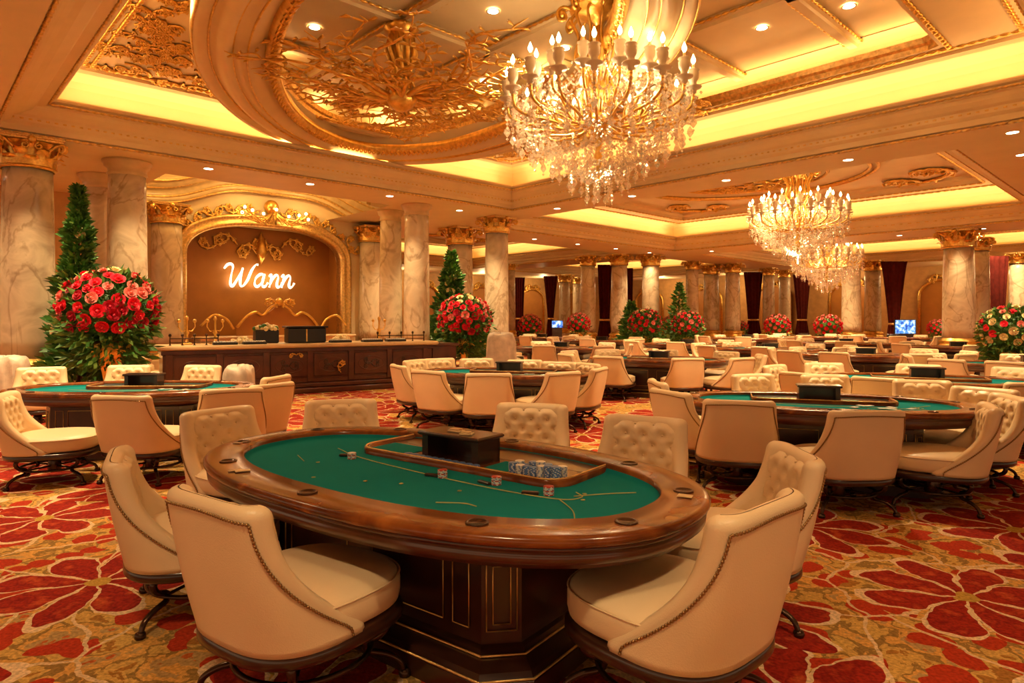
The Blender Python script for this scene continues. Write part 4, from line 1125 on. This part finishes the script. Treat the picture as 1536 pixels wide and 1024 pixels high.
for r_ in range(2):
    for c in range(7):
        x, y = .50+c*.048, .18+r_*.062; nmb = random.randint(8, 12)
        for k in range(nmb):
            mt = chip_white if (c+r_) % 3 == 1 else chip_blue
            put_chip(mt, on_table(x, y, .771+k*.0066), ('blue' if mt is chip_blue else 'white')+' edged betting chip in the stacked rows at the right of the dealer tray', 'chips stacked in the dealer tray')
for k in range(11):
    for j in range(3): put_chip(chip_blue, on_table(-.32+k*.056, .155, .771+j*.0066), 'blue betting chip in the low row along the front of the near dealer box', 'low chip row before the dealer box')
for (lx, ly, n, lab) in ((-.62, -.05, 6, 'on the felt left of the dealer tray'), (.18, -.06, 7, 'on the felt before the dealer box'), (.52, -.0, 7, 'on the felt in front of the chip rows'), (.86, .0, 7, 'on the felt at the right of the tray')):
    for k in range(n): put_chip(rose_cream if False else (chip_white if k % 3 else chip_red), on_table(lx, ly, .7505+k*.0066), 'betting chip in the small stack '+lab, 'small chip stack '+lab)
for i, (lx, ly, rz, lab) in enumerate(((-.70, -.03, .5, 'left of the dealer tray'), (.12, -.08, .2, 'before the dealer box'), (.46, -.03, -.2, 'beside the front chip stack'), (.78, -.05, .4, 'right of the tray'))):
    m = MB(); m.box(-.045, .045, -.012, .012, 0, .016, bev=.004); o = m.build('plaque_marker', darkwood); o.location = on_table(lx, ly, .7515); o.rotation_euler = (0, 0, TL+rz); tag(o, 'little dark marker lying on the felt '+lab, 'marker')
for i, (lx, ly, s, lab) in enumerate(((-.02, .28, 1, 'white folded slip of paper on top of the near dealer box'), (.1, .24, .8, 'small pale card lying on the right of the near dealer box'))):
    m = MB(); m.box(-.05*s, .05*s, -.03, .03, 0, .012, bev=.003); m.box(-.04*s, .03*s, -.02, .025, .012, .02, bev=.003); o = m.build('paper_slip', stone); o.location = on_table(lx, ly, .9405); o.rotation_euler = (0, 0, TL+.4*i); tag(o, lab, 'paper')
def rail_item(a, name, mat, lab, cat, bits):
    x, y = (TA-.12)*math.copysign(abs(math.cos(a))**(2/TN), math.cos(a)), (TB_-.12)*math.copysign(abs(math.sin(a))**(2/TN), math.sin(a))
    m = MB()
    for b_ in bits: m.box(*b_, bev=.002)
    o = m.build(name, mat); o.location = on_table(x, y, .8035); o.rotation_euler = (0, 0, TL+a); tag(o, lab, cat)
rail_item(-1.95, 'folded_card', stone, 'small pale folded card on the front rail, left of centre', 'card', [(-.04, .04, -.02, .02, 0, .006), (.0, .07, -.05, -.02, 0, .005)])
rail_item(-2.75, 'brass_token', piping, 'small brass token on the left curve of the rail', 'token', [(-.03, .03, -.015, .015, 0, .006)])
rail_item(.2, 'pale_card', stone, 'small pale card on the right end of the rail', 'card', [(-.03, .04, -.03, .02, 0, .005)])
# clutter on the other three close tables
for (x, y, lab, TQ) in ((-4.72, 8.1, 'left', .07), (-.10, 10.4, 'middle', -.244), (3.2, 6.7, 'right', -.314)):
    rnd = random.Random(5)
    for k in range(8):
        m = MB(); m.box(-.045, .045, -.03, .03, 0, .002); o = m.build('playing_card', chip_white); lx, ly = .55+rnd.uniform(-.28, .28), -.05+rnd.uniform(-.14, .05)
        o.location = (x+lx*math.cos(TQ)-ly*math.sin(TQ), y+lx*math.sin(TQ)+ly*math.cos(TQ), .7525+k*.0022); o.rotation_euler = (0, 0, TQ+rnd.uniform(-1, 1)); tag(o, 'pale card scattered on the green felt of the '+lab+' table', 'card', 'cards scattered on the '+lab+' table')

# ------------------------------------------------------------------ plants and bouquets
def rose_mesh(mat):
    m = MB()
    for (r_, h_, np_, ph, tilt) in ((.35, .85, 3, 0, .0), (.62, .80, 4, .5, .1), (.95, .62, 5, .2, .25)):
        for k in range(np_):
            a0 = 2*PI*k/np_+ph; w_ = 2*PI/np_*.72; rows = []
            for i in range(4):
                t = i/3; rr_ = r_*(.35+.65*t**.7)+(.14*(t > .9))*r_; z = h_*t-.25*r_-(.08*(t > .9)); row = []
                for j in range(-2, 3):
                    a = a0+j/2*w_*(.6+.4*math.sin(PI*min(1, t+.2))); row.append((rr_*math.cos(a), rr_*math.sin(a), z-.10*abs(j)*t*.7))
                rows.append(row)
            m.loft(rows, closed=False)
    m.ball((0, 0, .3), .28, 7, 5, 1.6); m.ball((0, 0, .0), .55, 8, 5, .6)
    return m
ROSES = {}
def rose_obj(mat, parent):
    if mat.name not in ROSES:
        o = rose_mesh(mat).build('rose', mat, parent); ROSES[mat.name] = o.data; return o
    o = bpy.data.objects.new('rose', ROSES[mat.name]); COL.objects.link(o); o.parent = parent; return o
def leaf_add(m, p, dirv, L_, wd, rnd):
    d = Vector(dirv).normalized(); s_ = d.cross(Vector((rnd.uniform(-1, 1), rnd.uniform(-1, 1), rnd.uniform(.2, 1)))).normalized(); n_ = d.cross(s_)
    p = Vector(p)
    a = p; b1 = p+d*L_*.45+s_*wd-n_*L_*.03; b2 = p+d*L_*.45-s_*wd-n_*L_*.03; c0 = p+d*L_*.5+n_*L_*.05; e = p+d*L_-n_*L_*.12
    m.add([a, b1, c0, b2, e], [(0, 1, 2), (0, 2, 3), (1, 4, 2), (2, 4, 3)])
def sph(rnd, zmin=-1):
    while True:
        z = rnd.uniform(zmin, 1); a = rnd.uniform(0, 2*PI); q_ = math.sqrt(1-z*z); return Vector((q_*math.cos(a), q_*math.sin(a), z))
def fib(n):
    for i in range(n):
        z = 1-2*(i+.5)/n; a = i*2.39996; q_ = math.sqrt(1-z*z); yield Vector((q_*math.cos(a), q_*math.sin(a), z))
def bouquet(px, py, rpx, d, label, palette='red', nroses=140, big=True, squash=.9):
    x, y = at(px, d); R_ = rpx*d/F; zc = H+(HY-py)*d/F
    t = empty('flower_arrangement', (x, y, 0)); tag(t, label, 'flowers'); rnd = random.Random(int(px*7))
    zr = zc-R_*.75
    m = MB(); h_ = max(.3, zr)
    m.lathe([(.28*R_/.85, 0), (.30*R_/.85, .05), (.18*R_/.85, .10), (.12*R_/.85, h_*.4), (.16*R_/.85, h_*.6), (.32*R_/.85, h_*.75), (.40*R_/.85, h_*.92), (.36*R_/.85, h_)], 18); m.build('urn', gold, t)
    m = MB(); n = 1500 if big else 320
    for k in range(n):
        v = sph(rnd, -1); rr_ = R_*rnd.uniform(.55, 1.0 if v.z > -.2 else 1.1); c = Vector((v.x*rr_, v.y*rr_, zc+v.z*rr_*squash-.04))
        m.cur = 1 if rnd.random() < .3 else 0
        leaf_add(m, c, v+Vector((rnd.uniform(-.6, .6), rnd.uniform(-.6, .6), rnd.uniform(-.5, .5))), R_*rnd.uniform(.16, .3), R_*rnd.uniform(.03, .06), rnd)
    for k in range(n//2):      # skirt of leaves below the ball
        a = rnd.uniform(0, 2*PI); rr_ = R_*rnd.uniform(.1, .85); zz = zc-R_*rnd.uniform(.55, 1.35)
        m.cur = 1 if rnd.random() < .35 else 0
        leaf_add(m, (rr_*math.cos(a), rr_*math.sin(a), zz), (math.cos(a), math.sin(a), rnd.uniform(-.9, .2)), R_*rnd.uniform(.2, .36), R_*rnd.uniform(.03, .07), rnd)
    m.cur = 0; m.ball((0, 0, zc-.05), R_*.72, 16, 10, .9)
    m.build('foliage', [leafg, leafl], t)
    pal = {'red': [rose_red, rose_red, rose_red, rose_dark, rose_pink], 'mix': [rose_cream, rose_pink, rose_red, rose_cream, rose_red]}[palette]
    if big:
        for i, v in enumerate(fib(nroses)):
            if v.z < -.55 or i == 0: continue
            v = (v+Vector([rnd.uniform(-.08, .08) for _ in range(3)])).normalized()
            mt = rnd.choice(pal)
            if palette == 'red' and v.z > .70: mt = rnd.choice([rose_cream, rose_pink, rose_red])
            o = rose_obj(mt, t); s_ = R_*rnd.uniform(.105, .15); o.scale = (s_,)*3; rr_ = R_*rnd.uniform(.95, 1.03)
            o.location = (v.x*rr_, v.y*rr_, zc+v.z*rr_*squash); o.rotation_euler = v.to_track_quat('Z', 'Y').to_euler()
    else:
        m = MB(); rm = rose_mesh(None)
        for i, v in enumerate(fib(70)):
            if v.z < -.6: continue
            m.cur = (1 if v.z > .6 else 0) if rnd.random() < .8 else 1; q_ = v.to_track_quat('Z', 'Y'); s_ = R_*rnd.uniform(.13, .17)
            m.add([Vector((v.x*R_, v.y*R_, zc+v.z*R_*squash))+q_ @ Vector(p)*s_ for p in rm.v], rm.f)
        o = m.build('roses', [pal[0], rose_pink if palette == 'red' else rose_cream], t); o['kind'] = 'stuff'
    return t
bouquet(165, 462, 64, 12.0, 'huge round bouquet of red roses in front of the tall green plant at left')
bouquet(697, 478, 39, 20.0, 'round bouquet of red roses before the middle marble columns')
bouquet(1516, 495, 40, 17.0, 'large mixed bouquet of cream, coral and red flowers at the right edge', palette='mix', nroses=84)
bouquet(967, 485, 24, 30, 'red bouquet with bright green leaves behind the far tables, right of centre', big=True, nroses=90)
bouquet(1031, 487, 23, 33, 'wide red bouquet beneath the dark far tree', big=True, nroses=90)
for px, py, rp, d, lab in ((868, 485, 17, 35.6, 'small round red bouquet between two far columns'), (795, 487, 17, 36, 'small loose bouquet of coral and red flowers right of the middle column'),
    (1166, 488, 18, 38, 'small red bouquet with green sprays, left of the chandelier drapes'), (1242, 489, 19, 36, 'small ball bouquet of red roses with a cream top under the third chandelier'),
    (1407, 492, 14, 38, 'small red bouquet half behind the large right column'), (1113, 489, 9, 44, 'tiny red bouquet beside the wide maroon drape'), (1006, 487, 14, 40, 'small red bouquet between the two larger ones, farther back')):
    bouquet(px, py, rp, d, lab, big=False)
def tall_plant(px, ytop, d, rw, label, n=2600, zlow=.3, flowers=True):
    x, y = at(px, d); zt = H+(HY-ytop)*d/F; t = empty('tall_green_plant', (x, y, 0)); tag(t, label, 'plant'); rnd = random.Random(int(px*3+1))
    m = MB(); m.tube([(0, 0, 0), (.03, 0, zt*.3), (-.02, .02, zt*.65), (0, 0, zt*.97)], [.06, .05, .035, .01], 8); m.build('trunk', darkwood, t)
    m = MB()
    for k in range(n):
        q_ = rnd.random(); zz = lerp(zlow, zt, q_); w_ = rw*((1-q_)**1.0+.05)*(1+.25*math.sin(q_*27)); a = rnd.uniform(0, 2*PI); rr_ = w_*rnd.uniform(.25, 1)
        m.cur = 1 if rnd.random() < .16 else 0
        leaf_add(m, (rr_*math.cos(a), rr_*math.sin(a), zz), (math.cos(a), math.sin(a), rnd.uniform(-.4, .9)), rnd.uniform(.22, .38)*rw/.6*(1-.55*q_), rnd.uniform(.05, .085)*rw/.6*(1-.4*q_), rnd)
    m.build('foliage', [leafg, leafl], t)
    if flowers:
        for k in range(9):
            q_ = rnd.uniform(.2, .85); a = -PI/2+rnd.uniform(-1.2, 1.2); w_ = rw*((1-q_)**1.0+.05)
            o = rose_obj(rose_cream, t); o.name = 'blossom'; s_ = .09; o.scale = (s_,)*3; v = Vector((math.cos(a), math.sin(a), .3)); o.location = (w_*v.x, w_*v.y, lerp(zlow, zt, q_)); o.rotation_euler = v.to_track_quat('Z', 'Y').to_euler()
tall_plant(118, 280, 13.0, .56, 'tall conical green plant with a few white blossoms beside the left column', 3200)
tall_plant(677, 378, 22, .78, 'tall conical green plant behind the middle red bouquet', 2800, flowers=True)
tall_plant(947, 452, 32.2, .8, 'leafy green bush beside the big red bouquet right of centre', 900, flowers=False)
tall_plant(1019, 424, 36, .8, 'dark conical tree rising behind the wide red bouquet', 900, flowers=False)

# ------------------------------------------------------------------ drapes and screens
def drape(px, ytop, wt, wb, ybot, label):
    d = (5.05-H)*F/(HY-ytop); x, y = at(px, d); a = wt*d/F/2; b_ = wb*d/F/2
    t = empty('maroon_drape', (x, y, 0), 0); tag(t, label, 'curtain')
    m = MB(); rings = []; z0 = max(.9, H-(ybot-HY)*d/F); K = 64
    def ring(z, w_, dp, amp):
        return [((w_*math.cos(2*PI*k/K))+0, (dp+amp*math.sin(k*2*PI*12/K))*math.sin(2*PI*k/K) + amp*.6*math.cos(k*2*PI*9/K), z) for k in range(K)]
    for i in range(17):
        q_ = i/16; z = lerp(5.05, z0, q_); w_ = lerp(a, b_, q_**.8); rings.append(ring(z, w_, lerp(.10, .16, q_), lerp(.07, .04, q_)))
    m.loft(rings, cap0=True); m.build('cloth', drapemat, t)
    m = MB(); m.lathe([(b_*1.0, z0-.06), (b_*1.12, z0), (b_*1.0, z0+.08)], 20); m.build('tie_band', goldline, t)
    m = MB(); rings = [ring(lerp(z0, .05, i/5), lerp(b_, b_*1.7, i/5), .18, .05) for i in range(6)]; m.loft(rings, cap1=True); m.build('tail', drapemat, t)
for px, yt, wt, wb, yb, lab in ((826, 414, 22, 9, 478, 'narrow maroon drape gathered low, at the far left of the columns'), (779, 416, 17, 12, 478, 'dim maroon drape beside the slim far column'),
    (907, 397, 22, 15, 480, 'dark maroon drape between the first two columns of the trio'), (1130, 408, 30, 16, 480, 'wide maroon drape left of the second chandelier base'),
    (1203, 412, 28, 14, 480, 'maroon drape partly behind the chandeliers'), (1341, 392, 40, 15, 486, 'broad maroon drape left of the blue screen'), (1493, 384, 40, 26, 488, 'broad maroon drape right of the large column'),
    (945, 402, 9, 7, 480, 'thin strip of maroon drape right of the middle trio column')):
    drape(px, yt, wt, wb, yb, lab)
for px, d, w_, h_, yc, lab in ((1358, 34, 30, 20, 490, 'blue lit display screen standing below the broad maroon drape'), (836, 33, 16, 10, 486, 'small blue lit screen on a dark stand left of the round red bouquet')):
    x, y = at(px, d); t = empty('display_screen', (x, y, 0)); tag(t, lab, 'screen'); ww, hh = w_*d/F/2, h_*d/F/2; zc = H-(yc-HY)*d/F
    m = MB(); m.box(-ww*1.06, ww*1.06, 0, .08, zc-hh*1.1, zc+hh*1.1, bev=.01); m.build('bezel', black, t)
    m = MB(); m.box(-ww, ww, -.01, .0, zc-hh, zc+hh); m.build('screen', screenm, t)
    m = MB(); m.box(-ww*.9, ww*.9, .02, .4, 0, zc-hh*1.1); m.build('stand', darkwood, t)
# gilded niches on the far walls
for i, (kind, pos) in enumerate([('r', v) for v in (0, 6, 12, 18, 24, 30, 36)]+[('l', u) for u in (18, 24, 30, 36, 42, 48)]):
    f = (lambda p, pos=pos: W(51.95-p[1], pos-p[0], p[2])) if kind == 'r' else (lambda p, pos=pos: W(pos+p[0], 41.95-p[1], p[2]))
    path = [(-1.5, 0.3), (-1.5, 3.2)]+[(-1.5*math.cos(PI*k/12), 3.2+1.1*math.sin(PI*k/12)) for k in range(1, 12)]+[(1.5, 3.2), (1.5, .3)]
    g = MB(); g.tube([(a, .06, b_) for a, b_ in path], .11, 6)
    put_ = lambda x, y, h: (x, .08+h, y)
    for s in (-1, 1): scroll(g, put_, (0, 4.4), 0 if s > 0 else PI, .8, s, .07)
    t = empty('gilt_wall_niche'); tag(t, 'gilt framed arched panel on the dim back wall behind the drapes', 'wall panel', 'arched panels on the back walls')
    g.build('frame', gold, t, f)
    m = MB(); m.add([(a, .02, b_) for a, b_ in path], [tuple(range(len(path)))]); m.flat = {0}; m.build('panel', panelbrown, t, f)

# cloth bundles
def bundle(px, d, w_, h_, z, label):
    x, y = at(px, d); rnd = random.Random(int(px)); m = MB(); ww, hh = w_*d/F/2, h_*d/F
    rings = []
    for i in range(9):
        q_ = (0, .2, .45, .7, .85, .93, .98, 1.0, 1.0)[i]; s_ = (1.05, 1, .96, .93, .9, .85, .75, .5, .1)[i]; rings.append([(ww*s_*(math.copysign(abs(math.cos(a))**.6, math.cos(a))+.05*math.sin(9*a+i*.6)), ww*.8*s_*(math.copysign(abs(math.sin(a))**.6, math.sin(a))+.06*math.sin(7*a+i*.7)), hh*q_+.03*math.sin(5*a+i)*(q_ > 0)) for a in [2*PI*k/48 for k in range(48)]])
    m.loft(rings, cap0=True, cap1=True); o = m.build('covered_seat', plastic_wrap); o.location = (x, y, z); tag(o, label, 'covered seat')
bundle(8, 11.0, 60, 88, 0, 'low seat covered in a crumpled pale cloth at the foot of the left column')
bundle(358, 9.8, 46, 92, 0, 'small seat wrapped in a crumpled pale cover behind the left table')
bundle(752, 17, 46, 72, 0, 'pale cloth covered seat at the foot of the middle marble column')

# ------------------------------------------------------------------ chandeliers
def make_chandelier():
    t = empty('crystal_chandelier')
    m = MB(); m.lathe([(.05, 7.3), (.55, 7.3), (.58, 7.2), (.40, 7.12), (.34, 7.0), (.42, 6.92), (.50, 6.9), (.48, 6.84), (.30, 6.78), (.12, 6.7), (.05, 6.6)], 28)
    for k in range(8):
        a = 2*PI*k/8; c_, s_ = math.cos(a), math.sin(a)
        P = [(.40, 6.86), (.60, 6.92), (.70, 6.82), (.66, 6.70), (.56, 6.72), (.57, 6.80)]; m.tube(catmull([(r_*c_, r_*s_, z) for r_, z in P], 4), .032, 6)
        m.ball((.62*c_, .62*s_, 6.80), .07, 6, 4)
    m.build('canopy', gold, t)
    m = MB(); m.lathe([(.05, 6.9), (.05, 6.3), (.10, 6.2), (.06, 6.1), (.07, 5.7), (.14, 5.55), (.08, 5.4), (.10, 5.2), (.20, 5.08), (.24, 4.98), (.16, 4.88), (.07, 4.8), (.05, 4.5), (.08, 4.4), (.04, 4.2), (.02, 3.95)], 16); m.build('stem', gold, t)
    for k in range(12):
        a = 2*PI*k/12; c_, s_ = math.cos(a), math.sin(a); m = MB()
        P = [(.16, 5.05), (.30, 5.35), (.22, 5.7), (.40, 6.05), (.34, 6.4), (.46, 6.68), (.36, 6.84)]; m.tube(catmull([(r_*c_, r_*s_, z) for r_, z in P], 4), .026, 6); m.build('basket_rib', gold, t)
    protos = []
    def arm(R_, z_cup, a, first):
        o = MB()
        if not first:
            am = MB(); P = [(.14, 0, 4.98), (R_*.35, 0, 4.86), (R_*.62, 0, 4.92), (R_*.80, 0, z_cup-.42), (R_*.97, 0, z_cup-.30), (R_, 0, z_cup-.06)]
            am.tube(catmull(P, 5), .026, 6)
            am.tube(catmull([(R_*.5, 0, 4.90), (R_*.55, 0, 5.08), (R_*.7, 0, 5.12), (R_*.74, 0, 5.0)], 4), .016, 5)
            ao = am.build('arm', gold, t)
            cu = MB(); cu.lathe([(.015, z_cup-.1), (.05, z_cup-.08), (.055, z_cup-.02), (.13, z_cup), (.14, z_cup+.02), (.05, z_cup+.03), (.055, z_cup+.1), (.085, z_cup+.15), (.09, z_cup+.24), (.075, z_cup+.26), (.10, z_cup+.29), (.09, z_cup+.30), (.03, z_cup+.25)], 12, (R_, 0, 0)); cu.build('crystal_cup', frosted, ao)
            cd = MB(); cd.lathe([(.022, z_cup+.2), (.022, z_cup+.38), (.015, z_cup+.385)], 8, (R_, 0, 0)); cd.build('candle', rose_cream, ao)
            bl = MB(); bl.lathe([(.012, z_cup+.385), (.036, z_cup+.43), (.038, z_cup+.46), (.02, z_cup+.51), (.003, z_cup+.55)], 10, (R_, 0, 0)); bl.build('bulb', bulb, ao)
            tree_of(ao); ao.rotation_euler = (0, 0, a); return ao
    p1 = arm(1.55, 5.36, 0, False); p2 = arm(1.08, 5.60, .17, False)
    for k in range(1, 18): c = copy_tree(p1, t); c.rotation_euler = (0, 0, 2*PI*k/18)
    for k in range(1, 12): c = copy_tree(p2, t); c.rotation_euler = (0, 0, 2*PI*k/12+.17)
    # a crystal strand: beads and a long drop
    m = MB(); z = 0
    for k in range(6):
        r_ = .022 if k % 2 else .03; m.lathe([(.001, z), (r_, z-r_*1.1), (.001, z-r_*2.2)], 6, cap=False, flat=True); z -= r_*2.3
    m.lathe([(.001, z), (.03, z-.05), (.045, z-.10), (.02, z-.14), (.001, z-.165)], 6, cap=False, flat=True)
    m.lathe([(.001, z-.17), (.02, z-.19), (.001, z-.215)], 6, cap=False, flat=True)
    s0 = m.build('crystal_strand', crystal, t); first_ = [True]
    def strand(r_, a, z_, s_=1):
        if first_[0]: o = s0; first_[0] = False
        else: o = bpy.data.objects.new('crystal_strand', s0.data); COL.objects.link(o); o.parent = t
        o.location = (r_*math.cos(a), r_*math.sin(a), z_); o.scale = (s_*1.15, s_*1.15, s_); o.rotation_euler = (0, 0, a)
    for k in range(18): strand(1.55, 2*PI*k/18, 5.34, 1.2)
    for k in range(26): strand(1.38, 2*PI*(k+.5)/26, 5.10, 1.2)
    for k in range(20): strand(1.12, 2*PI*k/20, 4.86, 1.15)
    for k in range(16): strand(.80, 2*PI*(k+.3)/16, 4.62, 1.1)
    for k in range(12): strand(.50, 2*PI*k/12, 4.34, 1.0)
    for k in range(7): strand(.22, 2*PI*k/7, 4.08, .9)
    # garlands and loose crystals: one mass
    m = MB(); rnd = random.Random(4)
    def bead(p, r_): 
        x, y, z = p; m.add([(x, y, z+r_), (x+r_, y, z), (x, y+r_, z), (x-r_, y, z), (x, y-r_, z), (x, y, z-r_*1.4)], [(0, 1, 2), (0, 2, 3), (0, 3, 4), (0, 4, 1), (5, 2, 1), (5, 3, 2), (5, 4, 3), (5, 1, 4)])
    for (R_, n, z_, sag) in ((1.55, 18, 5.38, .22), (1.45, 36, 5.18, .15), (1.08, 12, 5.62, .25), (1.30, 26, 4.98, .18), (1.0, 20, 4.75, .15), (.72, 16, 4.5, .12), (.42, 12, 4.25, .1)):
        for k in range(n):
            for j in range(9):
                t_ = (k+j/9)/n*2*PI; bead((R_*math.cos(t_), R_*math.sin(t_), z_-sag*math.sin(PI*j/9)), .022)
    for k in range(18):                    # chains from the basket to the arm ends
        a = 2*PI*k/18
        for j in range(22):
            q_ = j/22; r_ = lerp(.35, 1.5, q_); bead((r_*math.cos(a), r_*math.sin(a), lerp(5.9, 5.45, q_)-.35*math.sin(PI*q_)), .02)
    for k in range(1500):
        a = rnd.uniform(0, 2*PI); q_ = rnd.random(); z = lerp(5.35, 4.0, q_); ro = 1.55*(1-q_**1.7)**.7+.08; r_ = ro*rnd.uniform(.72, 1.04)
        bead((r_*math.cos(a), r_*math.sin(a), z+rnd.uniform(-.08, .08)), rnd.uniform(.016, .034))
    for k in range(7):
        bead((0, 0, 3.98-k*.055), .05-.004*k+(.03 if k == 5 else 0))
    m.flat = set(range(len(m.f)))
    o = m.build('crystal_garlands', crystal, t); o['kind'] = 'stuff'
    return t
ch = make_chandelier(); tree_of(ch)
def place_ch(o, px, d, dz, s_, label):
    x, y = at(px, d); o.location = (x, y, dz); o.scale = (s_,)*3; tag(o, label, 'chandelier')
c2 = copy_tree(ch); c3 = copy_tree(ch)
place_ch(ch, 898, 11.0, 0, 1, 'huge gilt and crystal chandelier nearest the camera, lit with candle bulbs')
place_ch(c2, 1197, 21.5, -.14, .97, 'second crystal chandelier, farther right, overlapping a smaller looking one')
place_ch(c3, 1240, 34, -.9, 1.07, 'third and farthest crystal chandelier, below right of the second')
for px, d, z0, k in ((898, 11.0, 5.7, 1), (1197, 21.5, 5.5, .9), (1240, 34, 4.8, .9)):
    x, y = at(px, d)
    for q_ in range(4): a = PI/4+q_*PI/2; point((x+.75*math.cos(a), y+.75*math.sin(a), z0-.25), 38*k, .12)

# ------------------------------------------------------------------ downlight beams (lamps behind the lenses)
for (u, v, z) in DLS:
    if z == SOF: spot(W(u, v, z-.03), 620, 110, .8)
for (u, v, z, p) in ((2.6, 3.4, 6.6, 0), ):
    pass
# downlight spots over the tables; first two added above camera to brighten foreground
for (x, y, z, p, sz) in ((-1.3, .4, 5.2, 210, 95), (2.2, .8, 5.2, 210, 95), (-.9, 2.3, 6.4, 1300, 75), (2.9, 4.6, 6.4, 1300, 75), (-2.6, 5.6, 6.5, 850, 80), (1.0, 7.2, 6.5, 850, 80), (4.6, 9.6, 6.5, 900, 80), (-4.8, 9.4, 6.5, 900, 80), (0, 12, 6.6, 900, 80), (7.5, 7.4, 6.0, 800, 90),
                     (5, 16, 6.8, 1000, 100), (11, 16, 6.8, 1100, 100), (8, 22, 6.8, 1200, 110), (15, 21, 6.8, 1200, 110), (11, 29, 6.8, 1300, 110), (20, 27, 6.8, 1300, 110), (3, 30, 6.8, 1200, 110), (17, 36, 6.8, 1300, 110), (26, 34, 6.8, 1200, 110)):
    spot((x, y, z), p*2.3, sz+15, .9, rad=.25)
# added point lights without fittings, to brighten the dark back walls
for (u, v) in ((49.5, 3), (49.5, 10), (49.5, 18), (49.5, 26), (49.5, 33), (20, 39.5), (27, 39.5), (34, 39.5), (41, 39.5)): point(W(u, v, 4.6), 170, .2, (1, .70, .34))
for u, v, p in ((9.3, 20.6, 160),): spot(W(u, v, 5.6), p, 120)
for (px, d) in ((165, 11.0), (697, 18.6), (1516, 15.8), (42, 12.0), (191, 13.8), (745, 21.8), (1438, 25.5)):
    x, y = at(px, d); spot((x, y, 5.15), 500, 80, .9)

# ------------------------------------------------------------------ world and view
wd = bpy.data.worlds.new('World'); sc.world = wd; wd.use_nodes = True
bg = wd.node_tree.nodes['Background']; bg.inputs[0].default_value = (1, .66, .36, 1); bg.inputs[1].default_value = .72
sc.view_settings.view_transform = 'Standard'; sc.view_settings.look = 'None'; sc.view_settings.gamma = 1
sc.view_settings.use_curve_mapping = False; sc.view_settings.exposure = .28
cy = sc.cycles
cy.max_bounces = 6; cy.diffuse_bounces = 4; cy.glossy_bounces = 3; cy.transmission_bounces = 3; cy.transparent_max_bounces = 10
cy.caustics_reflective = False; cy.caustics_refractive = False; cy.sample_clamp_indirect = 6; cy.use_denoising = True
print('chairs', NCH[0], 'objects', len(bpy.data.objects))
